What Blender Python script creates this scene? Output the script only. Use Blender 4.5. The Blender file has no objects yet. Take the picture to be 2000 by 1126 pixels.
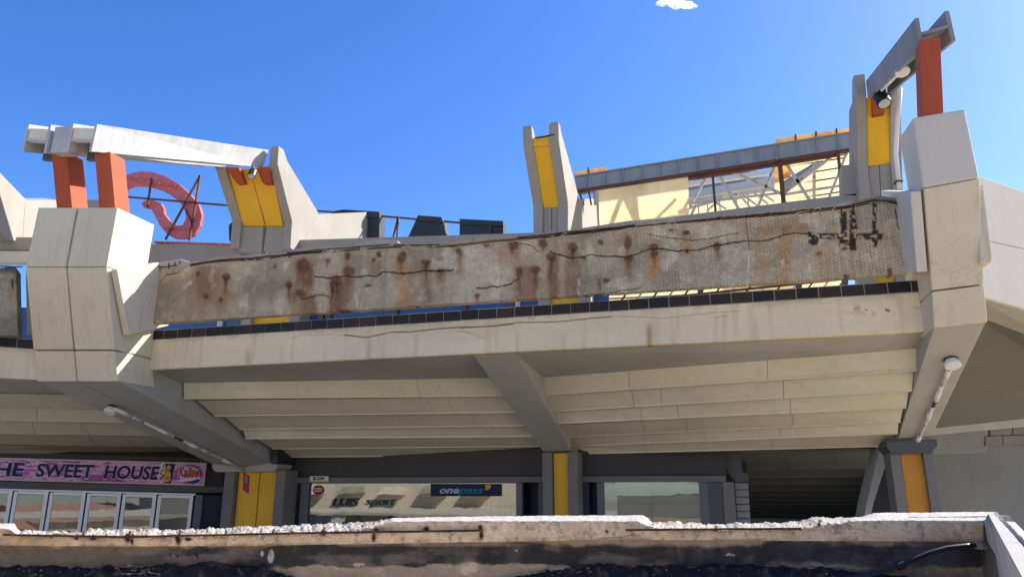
import bpy, bmesh, math, random
import numpy as np
from mathutils import Vector, Matrix
random.seed(7)
SC = bpy.context.scene
COL = SC.collection

# ------------------------------------------------------------------ camera
# World axes: X runs along the main facade, Y goes inward, Z is up, eye level is z = 0.
FPX = 1450.0; PITCH = math.radians(15.2); YAW = math.radians(15.5)
cam = bpy.data.cameras.new('camera'); camo = bpy.data.objects.new('camera', cam); COL.objects.link(camo)
cam.sensor_width = 36.0; cam.lens = 36.0 * FPX / 2000.0
cam.clip_start = 0.05; cam.clip_end = 5000
camo.rotation_euler = (math.pi / 2 + PITCH, 0, YAW)
SC.camera = camo

# ------------------------------------------------------------------ sky, sun, exposure
SUN = Vector((0.62, 0.50, 0.64)).normalized()
EL = math.asin(SUN.z); AZ = math.atan2(SUN.x, SUN.y)
w = bpy.data.worlds.new('World'); SC.world = w; w.use_nodes = True
nt = w.node_tree; bg = nt.nodes['Background']
sky = nt.nodes.new('ShaderNodeTexSky'); sky.sky_type = 'NISHITA'; sky.sun_disc = False
sky.sun_elevation = EL; sky.sun_rotation = AZ
sky.air_density = 1.0; sky.dust_density = 1.0; sky.ozone_density = 5.0; sky.altitude = 800
hs_ = nt.nodes.new('ShaderNodeHueSaturation'); hs_.inputs['Saturation'].default_value = 1.22; hs_.inputs['Hue'].default_value = .512
nt.links.new(sky.outputs[0], hs_.inputs['Color']); nt.links.new(hs_.outputs[0], bg.inputs[0]); bg.inputs[1].default_value = 0.115
sl = bpy.data.lights.new('sun', 'SUN'); sl.energy = 4.6; sl.angle = math.radians(0.5); sl.color = (1, 0.96, 0.90)
so = bpy.data.objects.new('sun', sl); COL.objects.link(so)
so.rotation_euler = SUN.to_track_quat('Z', 'Y').to_euler()
SC.view_settings.view_transform = 'Standard'; SC.view_settings.look = 'None'
SC.view_settings.gamma = 1; SC.view_settings.use_curve_mapping = False
SC.view_settings.exposure = 1.2
SC.render.engine = 'CYCLES'
SC.cycles.max_bounces = 8; SC.cycles.diffuse_bounces = 5; SC.cycles.transparent_max_bounces = 12

# ------------------------------------------------------------------ measuring helpers
ca, sa, cp, sp = math.cos(YAW), math.sin(YAW), math.cos(PITCH), math.sin(PITCH)
def ray(px, py):
    u = (px - 1000) / FPX; v = (563 - py) / FPX
    yo = cp - v * sp
    return Vector((u * ca - yo * sa, u * sa + yo * ca, sp + v * cp))
def pT(px, py, t): r = ray(px, py); return r * (t / r.y)
def pX(px, py, x): r = ray(px, py); return r * (x / r.x)
def pZ(px, py, z): r = ray(px, py); return r * (z / r.z)
FW = Vector((-sa, ca, 0)); RT = Vector((ca, sa, 0))
def pD(px, py, d): r = ray(px, py); return r * (d / r.dot(FW))
def pN(px, py, p0, n): r = ray(px, py); return r * (Vector(p0).dot(n) / r.dot(n))
def proj(P):
    X, Y, Z = P[..., 0], P[..., 1], P[..., 2]
    xo = X * ca + Y * sa; yo = -X * sa + Y * ca
    d = yo * cp + Z * sp; up = -yo * sp + Z * cp
    return 1000 + FPX * xo / d, 563 - FPX * up / d

# ------------------------------------------------------------------ numpy noise
def _h(ix, iy, s):
    n = (ix.astype(np.int64) * 374761393 + iy.astype(np.int64) * 668265263 + s * 1442695041) & 0x7fffffff
    n = ((n ^ (n >> 13)) * 1274126177) & 0x7fffffff
    return ((n ^ (n >> 16)) & 0xffff) / 65535.0
def vnoise(x, y, s=0):
    ix = np.floor(x); iy = np.floor(y); fx = x - ix; fy = y - iy
    fx = fx * fx * (3 - 2 * fx); fy = fy * fy * (3 - 2 * fy)
    a = _h(ix, iy, s); b = _h(ix + 1, iy, s); c = _h(ix, iy + 1, s); d = _h(ix + 1, iy + 1, s)
    return (a * (1 - fx) + b * fx) * (1 - fy) + (c * (1 - fx) + d * fx) * fy
def fbm(x, y, s=0, o=4):
    t = 0; a = .5; q = 0
    for i in range(o):
        t = t + a * vnoise(x, y, s + i * 17); q += a; a *= .5; x = x * 2.03 + 5.1; y = y * 2.03 + 3.7
    return t / q
def sstep(a, b, x): t = np.clip((x - a) / (b - a), 0, 1); return t * t * (3 - 2 * t)
def pl(pts, x):
    p = np.array(pts, float); return np.interp(x, p[:, 0], p[:, 1])
def segd(px, py, pts):
    d = np.full(px.shape, 1e9)
    for (x0, y0), (x1, y1) in zip(pts[:-1], pts[1:]):
        dx, dy = x1 - x0, y1 - y0; L = dx * dx + dy * dy + 1e-9
        t = np.clip(((px - x0) * dx + (py - y0) * dy) / L, 0, 1)
        d = np.minimum(d, np.hypot(px - x0 - t * dx, py - y0 - t * dy))
    return d

# ------------------------------------------------------------------ object helpers
def tag(o, label=None, cat=None, group=None, kind=None):
    if label: o['label'] = label
    if cat: o['category'] = cat
    if group: o['group'] = group
    if kind: o['kind'] = kind
    return o
def wloc(o): 
    v = Vector((0, 0, 0))
    while o: v = v + o.location; o = o.parent
    return v
def empty(name, loc, label=None, cat=None, group=None, kind=None):
    o = bpy.data.objects.new(name, None); COL.objects.link(o); o.location = loc
    o.empty_display_size = .2
    return tag(o, label, cat, group, kind)
class MB:
    def __init__(s): s.v = []; s.f = []
    def add(s, vs, fs):
        n = len(s.v); s.v += [Vector(v) for v in vs]; s.f += [tuple(i + n for i in f) for f in fs]; return s
    def box(s, x0, x1, y0, y1, z0, z1):
        return s.add([(x0, y0, z0), (x1, y0, z0), (x1, y1, z0), (x0, y1, z0), (x0, y0, z1), (x1, y0, z1), (x1, y1, z1), (x0, y1, z1)],
                     [(0, 3, 2, 1), (4, 5, 6, 7), (0, 1, 5, 4), (1, 2, 6, 5), (2, 3, 7, 6), (3, 0, 4, 7)])
    def prism(s, poly, vec):
        n = len(poly); poly = [Vector(p) for p in poly]; vec = Vector(vec)
        return s.add(poly + [p + vec for p in poly], [tuple(range(n)), tuple(range(2 * n - 1, n - 1, -1))] + [(i, i + n, (i + 1) % n + n, (i + 1) % n) for i in range(n)])
    def loft(s, rings):                       # rings: equally long closed rings
        n = len(rings[0]); vs = [p for r in rings for p in r]; fs = [tuple(range(n - 1, -1, -1)), tuple(range((len(rings) - 1) * n, len(rings) * n))]
        for k in range(len(rings) - 1):
            for i in range(n):
                j = (i + 1) % n; fs.append((k * n + i, k * n + j, (k + 1) * n + j, (k + 1) * n + i))
        return s.add(vs, fs)
    def bar(s, p, q, a, b=None, up=(0, 0, 1)):
        p = Vector(p); q = Vector(q); b = b or a; d = (q - p).normalized(); up = Vector(up)
        if abs(d.dot(up)) > .95: up = Vector((0, 1, 0))
        r = d.cross(up).normalized() * a / 2; u = r.cross(d).normalized() * b / 2
        return s.loft([[c - r - u, c + r - u, c + r + u, c - r + u] for c in (p, q)])
    def tube(s, pts, r, n=8):
        pts = [Vector(p) for p in pts]; rings = []
        for i, p in enumerate(pts):
            d = (pts[min(i + 1, len(pts) - 1)] - pts[max(i - 1, 0)]).normalized()
            up = Vector((0, 0, 1)) if abs(d.z) < .9 else Vector((0, 1, 0))
            a = d.cross(up).normalized(); b = a.cross(d)
            rr = r[i] if isinstance(r, (list, tuple)) else r
            rings.append([p + (a * math.cos(t) + b * math.sin(t)) * rr for t in [2 * math.pi * k / n for k in range(n)]])
        return s.loft(rings)
    def build(s, name, mat, parent=None, bevel=0, smooth=False, origin=None):
        if parent is None:
            if origin is None:
                c = sum(s.v, Vector()) / len(s.v); origin = Vector((c.x, c.y, min(v.z for v in s.v)))
            o0 = Vector(origin)
        else: o0 = wloc(parent)
        me = bpy.data.meshes.new(name); me.from_pydata([tuple(v - o0) for v in s.v], [], s.f); me.update()
        bm = bmesh.new(); bm.from_mesh(me); bmesh.ops.recalc_face_normals(bm, faces=bm.faces); bm.to_mesh(me); bm.free()
        if smooth:
            me.polygons.foreach_set('use_smooth', [True] * len(me.polygons))
        me.materials.append(mat)
        o = bpy.data.objects.new(name, me); COL.objects.link(o)
        if parent is None: o.location = o0
        else: o.parent = parent
        if bevel:
            b = o.modifiers.new('bevel', 'BEVEL'); b.width = bevel; b.segments = 2; b.limit_method = 'ANGLE'; b.angle_limit = math.radians(25); b.harden_normals = False
        return o
def gridobj(name, P, colr, mat, parent=None, back=None, smooth=True, origin=None, kind=None):
    """P: (nv,nu,3) front sheet; back: (nv,nu,3)->only border used to close the solid."""
    nv, nu = P.shape[:2]
    o0 = np.array(wloc(parent) if parent else (origin if origin is not None else (0, 0, 0)))
    V = P.reshape(-1, 3) - o0
    i = np.arange(nv * nu).reshape(nv, nu)
    F = np.stack([i[:-1, :-1], i[1:, :-1], i[1:, 1:], i[:-1, 1:]], -1).reshape(-1, 4)
    C = colr.reshape(-1, 3)
    if back is not None:
        B = np.concatenate([i[0, :], i[1:, -1], i[-1, -2::-1], i[-2:0:-1, 0]])
        bv = back.reshape(-1, 3)[B] - o0; nb = len(B); n0 = len(V)
        V = np.concatenate([V, bv]); C = np.concatenate([C, C[B]])
        k = np.arange(nb); k2 = (k + 1) % nb
        F = np.concatenate([F, np.stack([B[k], B[k2], n0 + k2, n0 + k], -1)])
        extra = [list(n0 + np.arange(nb))]
    else: extra = []
    me = bpy.data.meshes.new(name)
    nf = len(F) + len(extra)
    me.vertices.add(len(V)); me.vertices.foreach_set('co', V.astype(np.float32).ravel())
    loops = list(F.ravel()) + [a for e in extra for a in e]
    me.loops.add(len(loops)); me.loops.foreach_set('vertex_index', np.array(loops, np.int32))
    st = list(range(0, 4 * len(F), 4)) + ([4 * len(F)] if extra else [])
    me.polygons.add(nf); me.polygons.foreach_set('loop_start', np.array(st, np.int32))
    me.update(calc_edges=True); me.validate()
    ca_ = me.color_attributes.new('paint', 'FLOAT_COLOR', 'POINT')
    cc = np.ones((len(V), 4), np.float32); cc[:, :3] = C; ca_.data.foreach_set('color', cc.ravel())
    if smooth: me.polygons.foreach_set('use_smooth', [i_ < len(F) and back is None or i_ < (nv - 1) * (nu - 1) for i_ in range(len(me.polygons))])
    me.materials.append(mat)
    o = bpy.data.objects.new(name, me); COL.objects.link(o)
    if parent: o.parent = parent
    else: o.location = o0
    if kind: o['kind'] = kind
    return o

# ------------------------------------------------------------------ materials
class NT:
    def __init__(s, name):
        s.m = bpy.data.materials.new(name); s.m.use_nodes = True; s.t = s.m.node_tree; s.p = s.t.nodes['Principled BSDF']
        s.out = s.t.nodes['Material Output']
    def n(s, ty, ins=None, **kw):
        nd = s.t.nodes.new(ty)
        for k, v in kw.items(): setattr(nd, k, v)
        for k, v in (ins or {}).items(): s.set(nd.inputs[k], v)
        return nd
    def set(s, inp, v):
        if hasattr(v, 'links') or isinstance(v, bpy.types.NodeSocket): s.t.links.new(v, inp)
        else: inp.default_value = v
    def math(s, op, a, b=0.0, clamp=False):
        nd = s.t.nodes.new('ShaderNodeMath'); nd.operation = op; nd.use_clamp = clamp; s.set(nd.inputs[0], a); s.set(nd.inputs[1], b); return nd.outputs[0]
    def vm(s, op, a, b=(0, 0, 0)):
        nd = s.t.nodes.new('ShaderNodeVectorMath'); nd.operation = op; s.set(nd.inputs[0], a); s.set(nd.inputs[1], b); return nd
    def pos(s, scale=(1, 1, 1)):
        g = s.t.nodes.new('ShaderNodeNewGeometry'); return s.vm('MULTIPLY', g.outputs['Position'], scale).outputs[0]
    def noise(s, scale, detail=4, rough=.55, vec=None):
        nd = s.n('ShaderNodeTexNoise'); nd.inputs['Scale'].default_value = scale; nd.inputs['Detail'].default_value = detail; nd.inputs['Roughness'].default_value = rough
        s.t.links.new(vec if vec is not None else s.pos(), nd.inputs['Vector']); return nd.outputs['Fac']
    def ramp(s, fac, stops):
        nd = s.n('ShaderNodeValToRGB'); cr = nd.color_ramp
        while len(cr.elements) < len(stops): cr.elements.new(.5)
        for e, (p, c) in zip(cr.elements, stops): e.position = p; e.color = (*c, 1) if len(c) == 3 else c
        s.t.links.new(fac, nd.inputs[0]); return nd.outputs[0]
    def mr(s, v, a, b, c=0.0, d=1.0):
        nd = s.n('ShaderNodeMapRange'); s.set(nd.inputs[0], v)
        for i, q in enumerate((a, b, c, d)): nd.inputs[i + 1].default_value = q
        return nd.outputs[0]
    def mix(s, fac, a, b, mode='MIX'):
        nd = s.n('ShaderNodeMix', data_type='RGBA', blend_type=mode)
        s.set(nd.inputs['Factor'], fac)
        for k, v in ((6, a), (7, b)):
            if isinstance(v, tuple): v = (*v, 1)
            s.set(nd.inputs[k], v)
        return nd.outputs[2]
    def bump(s, h, strength=.3, dist=.01):
        nd = s.n('ShaderNodeBump'); nd.inputs['Strength'].default_value = strength; nd.inputs['Distance'].default_value = dist
        s.t.links.new(h, nd.inputs['Height']); s.t.links.new(nd.outputs[0], s.p.inputs['Normal']); return nd
    def fin(s, col, rough=.85, metal=0, spec=.3):
        s.set(s.p.inputs['Base Color'], (*col, 1) if isinstance(col, tuple) else col)
        s.set(s.p.inputs['Roughness'], rough); s.p.inputs['Metallic'].default_value = metal; s.p.inputs['Specular IOR Level'].default_value = spec
        return s.m
def sc(c, k): return tuple(min(1, x * k) for x in c)
def concrete(name, c, streak=.25, cracks=0, mott=.2, speck=.12, bump=.25, dist=.006, dirt=(.16, .13, .10), dirtamt=.35, fine=60):
    s = NT(name)
    big = s.noise(.9, 5); med = s.noise(6, 5, .65)
    st = s.noise(1, 5, .6, s.pos((7, 7, .45)))
    fn = s.noise(fine, 3, .6)
    col = s.mix(s.mr(big, .3, .7), sc(c, 1 - mott * .5), sc(c, 1 + mott * .5))
    col = s.mix(s.mr(med, .35, .7, 0, mott), col, sc(c, .72), 'MIX')
    col = s.mix(s.math('MULTIPLY', s.mr(st, .52, .78), streak), col, (dirt[0], dirt[1], dirt[2]))
    col = s.mix(s.mr(fn, .3, .75, speck, 0), col, sc(c, .35))
    d2 = s.noise(2.2, 8, .72)
    col = s.mix(s.math('MULTIPLY', s.mr(d2, .6, .78), dirtamt), col, dirt)
    # hairline cracks and pores
    v = s.n('ShaderNodeTexVoronoi', feature='F1'); v.inputs['Scale'].default_value = 9; s.t.links.new(s.pos(), v.inputs['Vector'])
    pore = s.mr(v.outputs['Distance'], .05, .09, .7, 0)
    col = s.mix(pore, col, sc(c, .4))
    h = s.math('ADD', s.math('MULTIPLY', fn, .5), s.math('MULTIPLY', med, 1.2))
    if cracks:
        v2 = s.n('ShaderNodeTexVoronoi', feature='DISTANCE_TO_EDGE'); v2.inputs['Scale'].default_value = 1.6
        wv = s.n('ShaderNodeTexNoise'); wv.inputs['Scale'].default_value = 3; wv.inputs['Detail'].default_value = 5; s.t.links.new(s.pos(), wv.inputs['Vector'])
        s.t.links.new(s.vm('ADD', s.pos(), s.vm('SCALE', wv.outputs['Color']).outputs[0]).outputs[0], v2.inputs['Vector'])
        ck = s.math('MULTIPLY', s.mr(v2.outputs['Distance'], .004, .014, 1, 0), s.mr(s.noise(.7, 3), .52, .6))
        col = s.mix(s.math('MULTIPLY', ck, cracks), col, sc(c, .3)); h = s.math('SUBTRACT', h, ck)
    s.bump(h, bump, dist)
    return s.fin(col, .9)
def paint(name, c, rough=.5, var=.15, rust=0, rustc=(.16, .06, .03), spec=.4, metal=0, grime=.25):
    s = NT(name)
    col = s.mix(s.noise(1.8, 5, .6), sc(c, 1 - var), sc(c, 1 + var))
    st = s.noise(1, 5, .65, s.pos((14, 14, .6)))
    col = s.mix(s.mr(st, .5, .8, 0, grime), col, sc(c, .45))
    col = s.mix(s.mr(s.noise(45, 3), .62, .8, 0, .3), col, sc(c, .5))
    if rust:
        r = s.mr(s.noise(7, 8, .75), .62 - .25 * rust, .68 - .22 * rust)
        col = s.mix(r, col, s.mix(s.noise(30, 4), rustc, sc(rustc, 2.2)))
    s.bump(s.noise(30, 4), .12, .004)
    return s.fin(col, rough, metal, spec)
def plain(name, c, rough=.6, spec=.3, metal=0):
    s = NT(name); col = s.mix(s.noise(12, 4), sc(c, .9), sc(c, 1.1)); return s.fin(col, rough, metal, spec)

M = {}
M['pier'] = concrete('pier_render', (.65, .56, .385), cracks=.35, streak=.35, mott=.12, speck=.05, bump=.22, dist=.004, dirt=(.33, .23, .15), dirtamt=.10)
M['fasc_grey'] = concrete('smooth_grey_concrete', (.43, .41, .36), streak=.1, mott=.2, speck=.06, bump=.15)
M['plank'] = concrete('cream_soffit_concrete', (.66, .61, .455), streak=.2, mott=.15, speck=.05, bump=.15, dirtamt=.06)
M['stair_shade'] = concrete('shade_darkened_stair_concrete', (.17, .17, .155), speck=.06)  # cream planks darkened: the deep shade under the stairs is put into the colour
M['beam_grey'] = concrete('painted_grey_concrete', (.41, .40, .36), streak=.12, mott=.18, speck=.05, bump=.12, dirtamt=.1)
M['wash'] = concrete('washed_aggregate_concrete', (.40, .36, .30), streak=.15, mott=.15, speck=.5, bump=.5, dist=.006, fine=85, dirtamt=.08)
M['wash_dark'] = concrete('shaded_aggregate_concrete', (.23, .22, .20), streak=.15, mott=.15, speck=.5, bump=.5, fine=85, dirtamt=.1)  # darker copy of wash with the overhang's shade put into the colour
M['channel'] = concrete('weathered_channel_concrete', (.46, .45, .43), streak=.35, mott=.35, speck=.08, bump=.15, dirt=(.10, .10, .10), dirtamt=.15)
M['channel_shade'] = concrete('shade_toned_channel_concrete', (.25, .255, .26), streak=.3, mott=.3, speck=.08, bump=.15)  # darker copy of channel: shade on the left-facing side is put into the colour
M['ground'] = concrete('paving_concrete', (.42, .35, .25), streak=0, mott=.25, speck=.1)
M['facing'] = concrete('sunlit_cream_facade', (.60, .50, .38), streak=.1, mott=.1, speck=0)
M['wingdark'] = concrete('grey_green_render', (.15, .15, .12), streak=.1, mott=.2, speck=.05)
M['wing'] = concrete('white_render', (.60, .54, .44), cracks=.25, streak=.08, mott=.08, speck=.03, dirtamt=.05)
M['yellow'] = paint('yellow_paint', (.78, .42, .012), .5, .10, grime=.18, rust=.03, rustc=(.3, .2, .1))
M['amber'] = paint('amber_column_paint', (.58, .25, .02), .5, .1, grime=.25)
M['orange'] = paint('orange_red_paint', (.40, .085, .035), .7, .12, grime=.3, spec=.15)
M['dkgrey'] = paint('dark_grey_paint', (.075, .08, .085), .55, .15)
M['midgrey'] = paint('mid_grey_paint', (.13, .135, .14), .55, .15)
M['navy'] = paint('navy_paint', (.02, .028, .045), .5, .2)
M['brown'] = paint('dark_brown_panel', (.045, .036, .035), .6, .2)
M['alu'] = paint('pale_aluminium', (.50, .50, .49), .4, .05, grime=.1)
M['rusty'] = paint('rusty_steel', (.16, .06, .04), .8, .3, rust=.8, rustc=(.07, .03, .02))
M['rod'] = paint('corroded_rebar', (.035, .02, .016), .9, .3, rust=.5, rustc=(.08, .03, .018))
M['cream'] = paint('cream_steel_paint', (.58, .52, .42), .6, .1, rust=.25)
M['frame'] = paint('white_window_frame', (.86, .84, .79), .4, .04, grime=.05)
M['white'] = paint('white_plastic', (.72, .70, .66), .45, .05, grime=.15)
M['zinc'] = paint('weathered_zinc', (.27, .28, .275), .6, .18, grime=.5)
M['black'] = plain('black_plastic', (.02, .02, .022), .45)
M['lettergrey'] = paint('tarnished_dark_metal', (.035, .045, .045), .75, .5, grime=.1)
M['ringred'] = None
M['letterred'] = paint('faded_red_metal', (.50, .10, .10), .7, .25, rust=.25, rustc=(.40, .27, .25), grime=.35)
M['wire'] = plain('pale_wire', (.55, .53, .5), .6)
M['hose'] = plain('black_rubber_hose', (.015, .02, .03), .45)
M['topstone'] = concrete('sunlit_rough_stone', (.44, .41, .36), speck=.4, bump=.9, dist=.012)
M['stone'] = concrete('rubble', (.40, .37, .33), speck=.3, bump=.6)
M['mortar'] = concrete('tile_joint_mortar', (.36, .31, .25), speck=.2, dirtamt=.3)
def tile_m():
    s = NT('glazed_dark_tile')
    oi = s.n('ShaderNodeObjectInfo')
    col = s.ramp(oi.outputs['Random'], [(0, (.010, .010, .012)), (.4, (.014, .013, .014)), (.7, (.026, .018, .016)), (1, (.055, .028, .020))])
    col = s.mix(s.mr(s.noise(14, 6, .7), .62, .75, 0, .7), col, (.10, .085, .07))
    s.bump(s.noise(12, 3), .15, .004)
    return s.fin(col, .55, 0, .3)
M['tile'] = tile_m()
def brick_m():
    s = NT('clay_roof'); wv = s.n('ShaderNodeTexWave', bands_direction='Z'); wv.inputs['Scale'].default_value = 3.5; s.t.links.new(s.pos(), wv.inputs['Vector'])
    return s.fin(s.mix(wv.outputs['Fac'], (.30, .12, .08), (.55, .30, .21)), .8)
M['clay'] = brick_m()
def glass_m(name, tint=(.85, .88, .84), trans=.92):
    s = NT(name); t = s.t
    gl = s.n('ShaderNodeBsdfGlossy'); gl.inputs['Roughness'].default_value = .015; gl.inputs['Color'].default_value = (.9, .93, .95, 1)
    tr = s.n('ShaderNodeBsdfTransparent'); tr.inputs['Color'].default_value = (*tint, 1)
    fr = s.n('ShaderNodeFresnel'); fr.inputs['IOR'].default_value = 1.6
    mx = s.n('ShaderNodeMixShader'); f = s.math('ADD', s.math('MULTIPLY', fr.outputs[0], 1.0), 1 - trans, True)
    t.links.new(f, mx.inputs[0]); t.links.new(tr.outputs[0], mx.inputs[1]); t.links.new(gl.outputs[0], mx.inputs[2]); t.links.new(mx.outputs[0], s.out.inputs[0])
    nz = s.noise(1.2, 2); b = s.n('ShaderNodeBump'); b.inputs['Strength'].default_value = .06; b.inputs['Distance'].default_value = .02; t.links.new(nz, b.inputs['Height']); t.links.new(b.outputs[0], gl.inputs['Normal'])
    return s.m
M['glass'] = glass_m('shop_glass'); M['darkglass'] = glass_m('dark_glass', (.12, .16, .2), .8)
def blue_m():
    s = NT('blue_window_film'); return s.fin(s.mix(s.noise(1.5, 3), (.02, .05, .14), (.03, .10, .26)), .25, 0, .5)
M['blue'] = blue_m()
def paper_m():
    s = NT('beige_paper_blind'); fold = s.noise(1, 3, .5, s.pos((2.2, 2.2, .25)))
    col = s.mix(s.mr(fold, .35, .65), (.20, .185, .125), (.34, .31, .22)); col = s.mix(s.mr(s.noise(4, 4), .5, .7, 0, .3), col, (.15, .14, .10))
    s.bump(fold, .8, .05); return s.fin(col, .8)
M['paper'] = paper_m()
M['drape'] = concrete('olive_curtain', (.20, .18, .13), streak=.5, mott=.3, speck=0)
def sheet_m(name, c, amount=.65, rust=.45):
    s = NT(name); t = s.t
    n = s.noise(1.6, 7, .7); st = s.noise(1, 5, .6, s.pos((5, 5, .8)))
    col = s.mix(s.mr(s.noise(5, 6, .7), .5, .65, 0, .55), c, (.62, .42, .40)) if 'red' in name else c
    col = s.mix(s.mr(n, .45, .75, 0, rust), col, (.62, .34, .12)); col = s.mix(s.mr(st, .5, .8, 0, rust), col, (.50, .26, .09))
    d = s.n('ShaderNodeBsdfDiffuse'); tr = s.n('ShaderNodeBsdfTranslucent'); t.links.new(col, d.inputs[0]); t.links.new(col, tr.inputs[0])
    mx = s.n('ShaderNodeMixShader'); mx.inputs[0].default_value = amount; t.links.new(d.outputs[0], mx.inputs[1]); t.links.new(tr.outputs[0], mx.inputs[2]); t.links.new(mx.outputs[0], s.out.inputs[0])
    return s.m
M['sheet'] = sheet_m('translucent_cream_sheet', (.95, .87, .66), .75, .22); M['sheet2'] = sheet_m('rust_stained_sheet', (.88, .66, .33), .7, .9)
M['ringred'] = sheet_m('faded_red_plastic', (.56, .20, .21), .35, .0)
def painted_m(name, hexs=0, rough=.95, bump=.4, fs=55, dist=.008, var=1.0):
    s = NT(name); t = s.t
    at = s.n('ShaderNodeAttribute', attribute_name='paint')
    fn = s.noise(fs, 4, .65); md = s.noise(11, 6, .7)
    col = s.mix(1.0, at.outputs['Color'], s.ramp(fn, [(.25, (1 - .28 * var,) * 3), (.6, (1 + .12 * var,) * 3)]), 'MULTIPLY')
    col = s.mix(1.0, col, s.ramp(md, [(.3, (1 - .2 * var,) * 3), (.7, (1 + .15 * var,) * 3)]), 'MULTIPLY')
    h = s.math('ADD', s.math('MULTIPLY', fn, .5), md)
    if hexs:
        g = s.n('ShaderNodeNewGeometry'); sx = s.n('ShaderNodeSeparateXYZ'); t.links.new(g.outputs['Position'], sx.inputs[0])
        wob = s.math('MULTIPLY', s.noise(7, 2), .9)
        cx = s.n('ShaderNodeCombineXYZ'); t.links.new(s.math('ADD', s.math('MULTIPLY', sx.outputs[2], hexs), wob), cx.inputs[0]); t.links.new(s.math('ADD', s.math('MULTIPLY', sx.outputs[0], hexs * .8), wob), cx.inputs[1])
        p = s.vm('ADD', cx.outputs[0], (500, 500 * 1.7320508, 0)).outputs[0]; R = (1, 1.7320508, 1); H = (.5, .8660254, 0)
        a = s.vm('SUBTRACT', s.vm('MODULO', p, R).outputs[0], H).outputs[0]
        b = s.vm('SUBTRACT', s.vm('MODULO', s.vm('ADD', p, H).outputs[0], R).outputs[0], H).outputs[0]
        la = s.vm('LENGTH', s.vm('MULTIPLY', a, (1, 1, 0)).outputs[0]).outputs['Value']; lb = s.vm('LENGTH', s.vm('MULTIPLY', b, (1, 1, 0)).outputs[0]).outputs['Value']
        sel = s.math('LESS_THAN', la, lb)
        gg = s.n('ShaderNodeMix', data_type='VECTOR'); t.links.new(sel, gg.inputs[0]); t.links.new(b, gg.inputs[4]); t.links.new(a, gg.inputs[5])
        ab = s.vm('ABSOLUTE', gg.outputs[1]).outputs[0]
        d1 = s.vm('DOT_PRODUCT', ab, (.5, .8660254, 0)).outputs['Value']
        s2 = s.n('ShaderNodeSeparateXYZ'); t.links.new(ab, s2.inputs[0])
        e = s.math('MAXIMUM', d1, s2.outputs[0])
        line = s.mr(e, .37, .47)
        amt = s.math('MULTIPLY', line, s.mr(s.noise(3, 4), .36, .66, .0, .32))
        col = s.mix(amt, col, (.085, .075, .062))
        h = s.math('SUBTRACT', h, s.math('MULTIPLY', line, 1.6))
    s.bump(h, bump, dist)
    return s.fin(col, rough, 0, .2)
M['paint_beam'] = painted_m('rendered_mesh_concrete', hexs=18, bump=.8, dist=.012)
M['paint_fascia'] = painted_m('stained_cream_render', bump=.15, dist=.004, var=.3)
M['paint_near'] = painted_m('crumbling_concrete', bump=.9, fs=110, dist=.006)
M['debris'] = concrete('black_debris', (.03, .03, .033), streak=0, mott=.6, speck=.3, bump=1, dist=.02, dirt=(.12, .10, .08), dirtamt=.5)

def board(name, P0, P1, P2, P3, thick, mat, parent, bevel=0):
    """quad panel with thickness going away from the viewer (Y+)."""
    P = [Vector(p) for p in (P0, P1, P2, P3)]; n = (P[1] - P[0]).cross(P[3] - P[0]).normalized()
    if n.dot(P[0]) < 0: n = -n
    return MB().prism(P, n * thick).build(name, mat, parent, bevel)

# ================================================================== SETTING
tag(MB().box(-300, 300, -300, 300, -5.0, -4.6).build('ground', M['ground'], origin=(0, 0, -5)), 'pale plaza ground far below between the buildings', kind='structure')
tag(MB().box(-20, 8, 8.5, 60, -4.59, -3.2).build('plaza_floor', M['ground'], origin=(0, 10, -4.6)), 'pale paved plaza in front of the shops', kind='structure')

_w = [Vector((0, 0, -1.4)) + RT * x + FW * d for x, d in ((-30, 4.4), (1.9, 4.4), (1.9, -9), (-30, -9))]  # unseen paving under the viewer, added to bounce warm light onto the parapet
tag(MB().prism(_w, (0, 0, .15)).build('walkway', M['facing'], origin=(0, 0, -1.4)), 'unseen pale walkway under the viewer, added for warm bounce light', kind='structure')
ZTOP = 3.30
# terrace slab over the soffit (solid deck that carries the tiles)
tag(MB().box(-12.3, 3.45, 13.95, 19.9, 3.0, ZTOP).build('terrace_floor', M['wash']), 'concrete terrace deck behind the tiled edge', kind='structure')

tag(MB().box(-14, 5.6, 19.93, 34.0, 2.9, 3.25).build('terrace_floor', M['wash']), 'unseen roof deck over the shops and stairs, added to shade the stairs', kind='structure')  # unseen deck and two walls below, added to keep light off the stairs
tag(MB().box(-14, 5.6, 34.0, 34.3, -4.59, 3.25).build('back_wall', M['beam_grey']), 'unseen back wall behind the stairs, added to keep light out', kind='structure')
tag(MB().box(5.3, 5.6, 24.5, 33.99, -4.59, 2.89).build('light_block_wall', M['beam_grey']), 'unseen side wall right of the stairs, added to keep light out', kind='structure')
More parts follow.
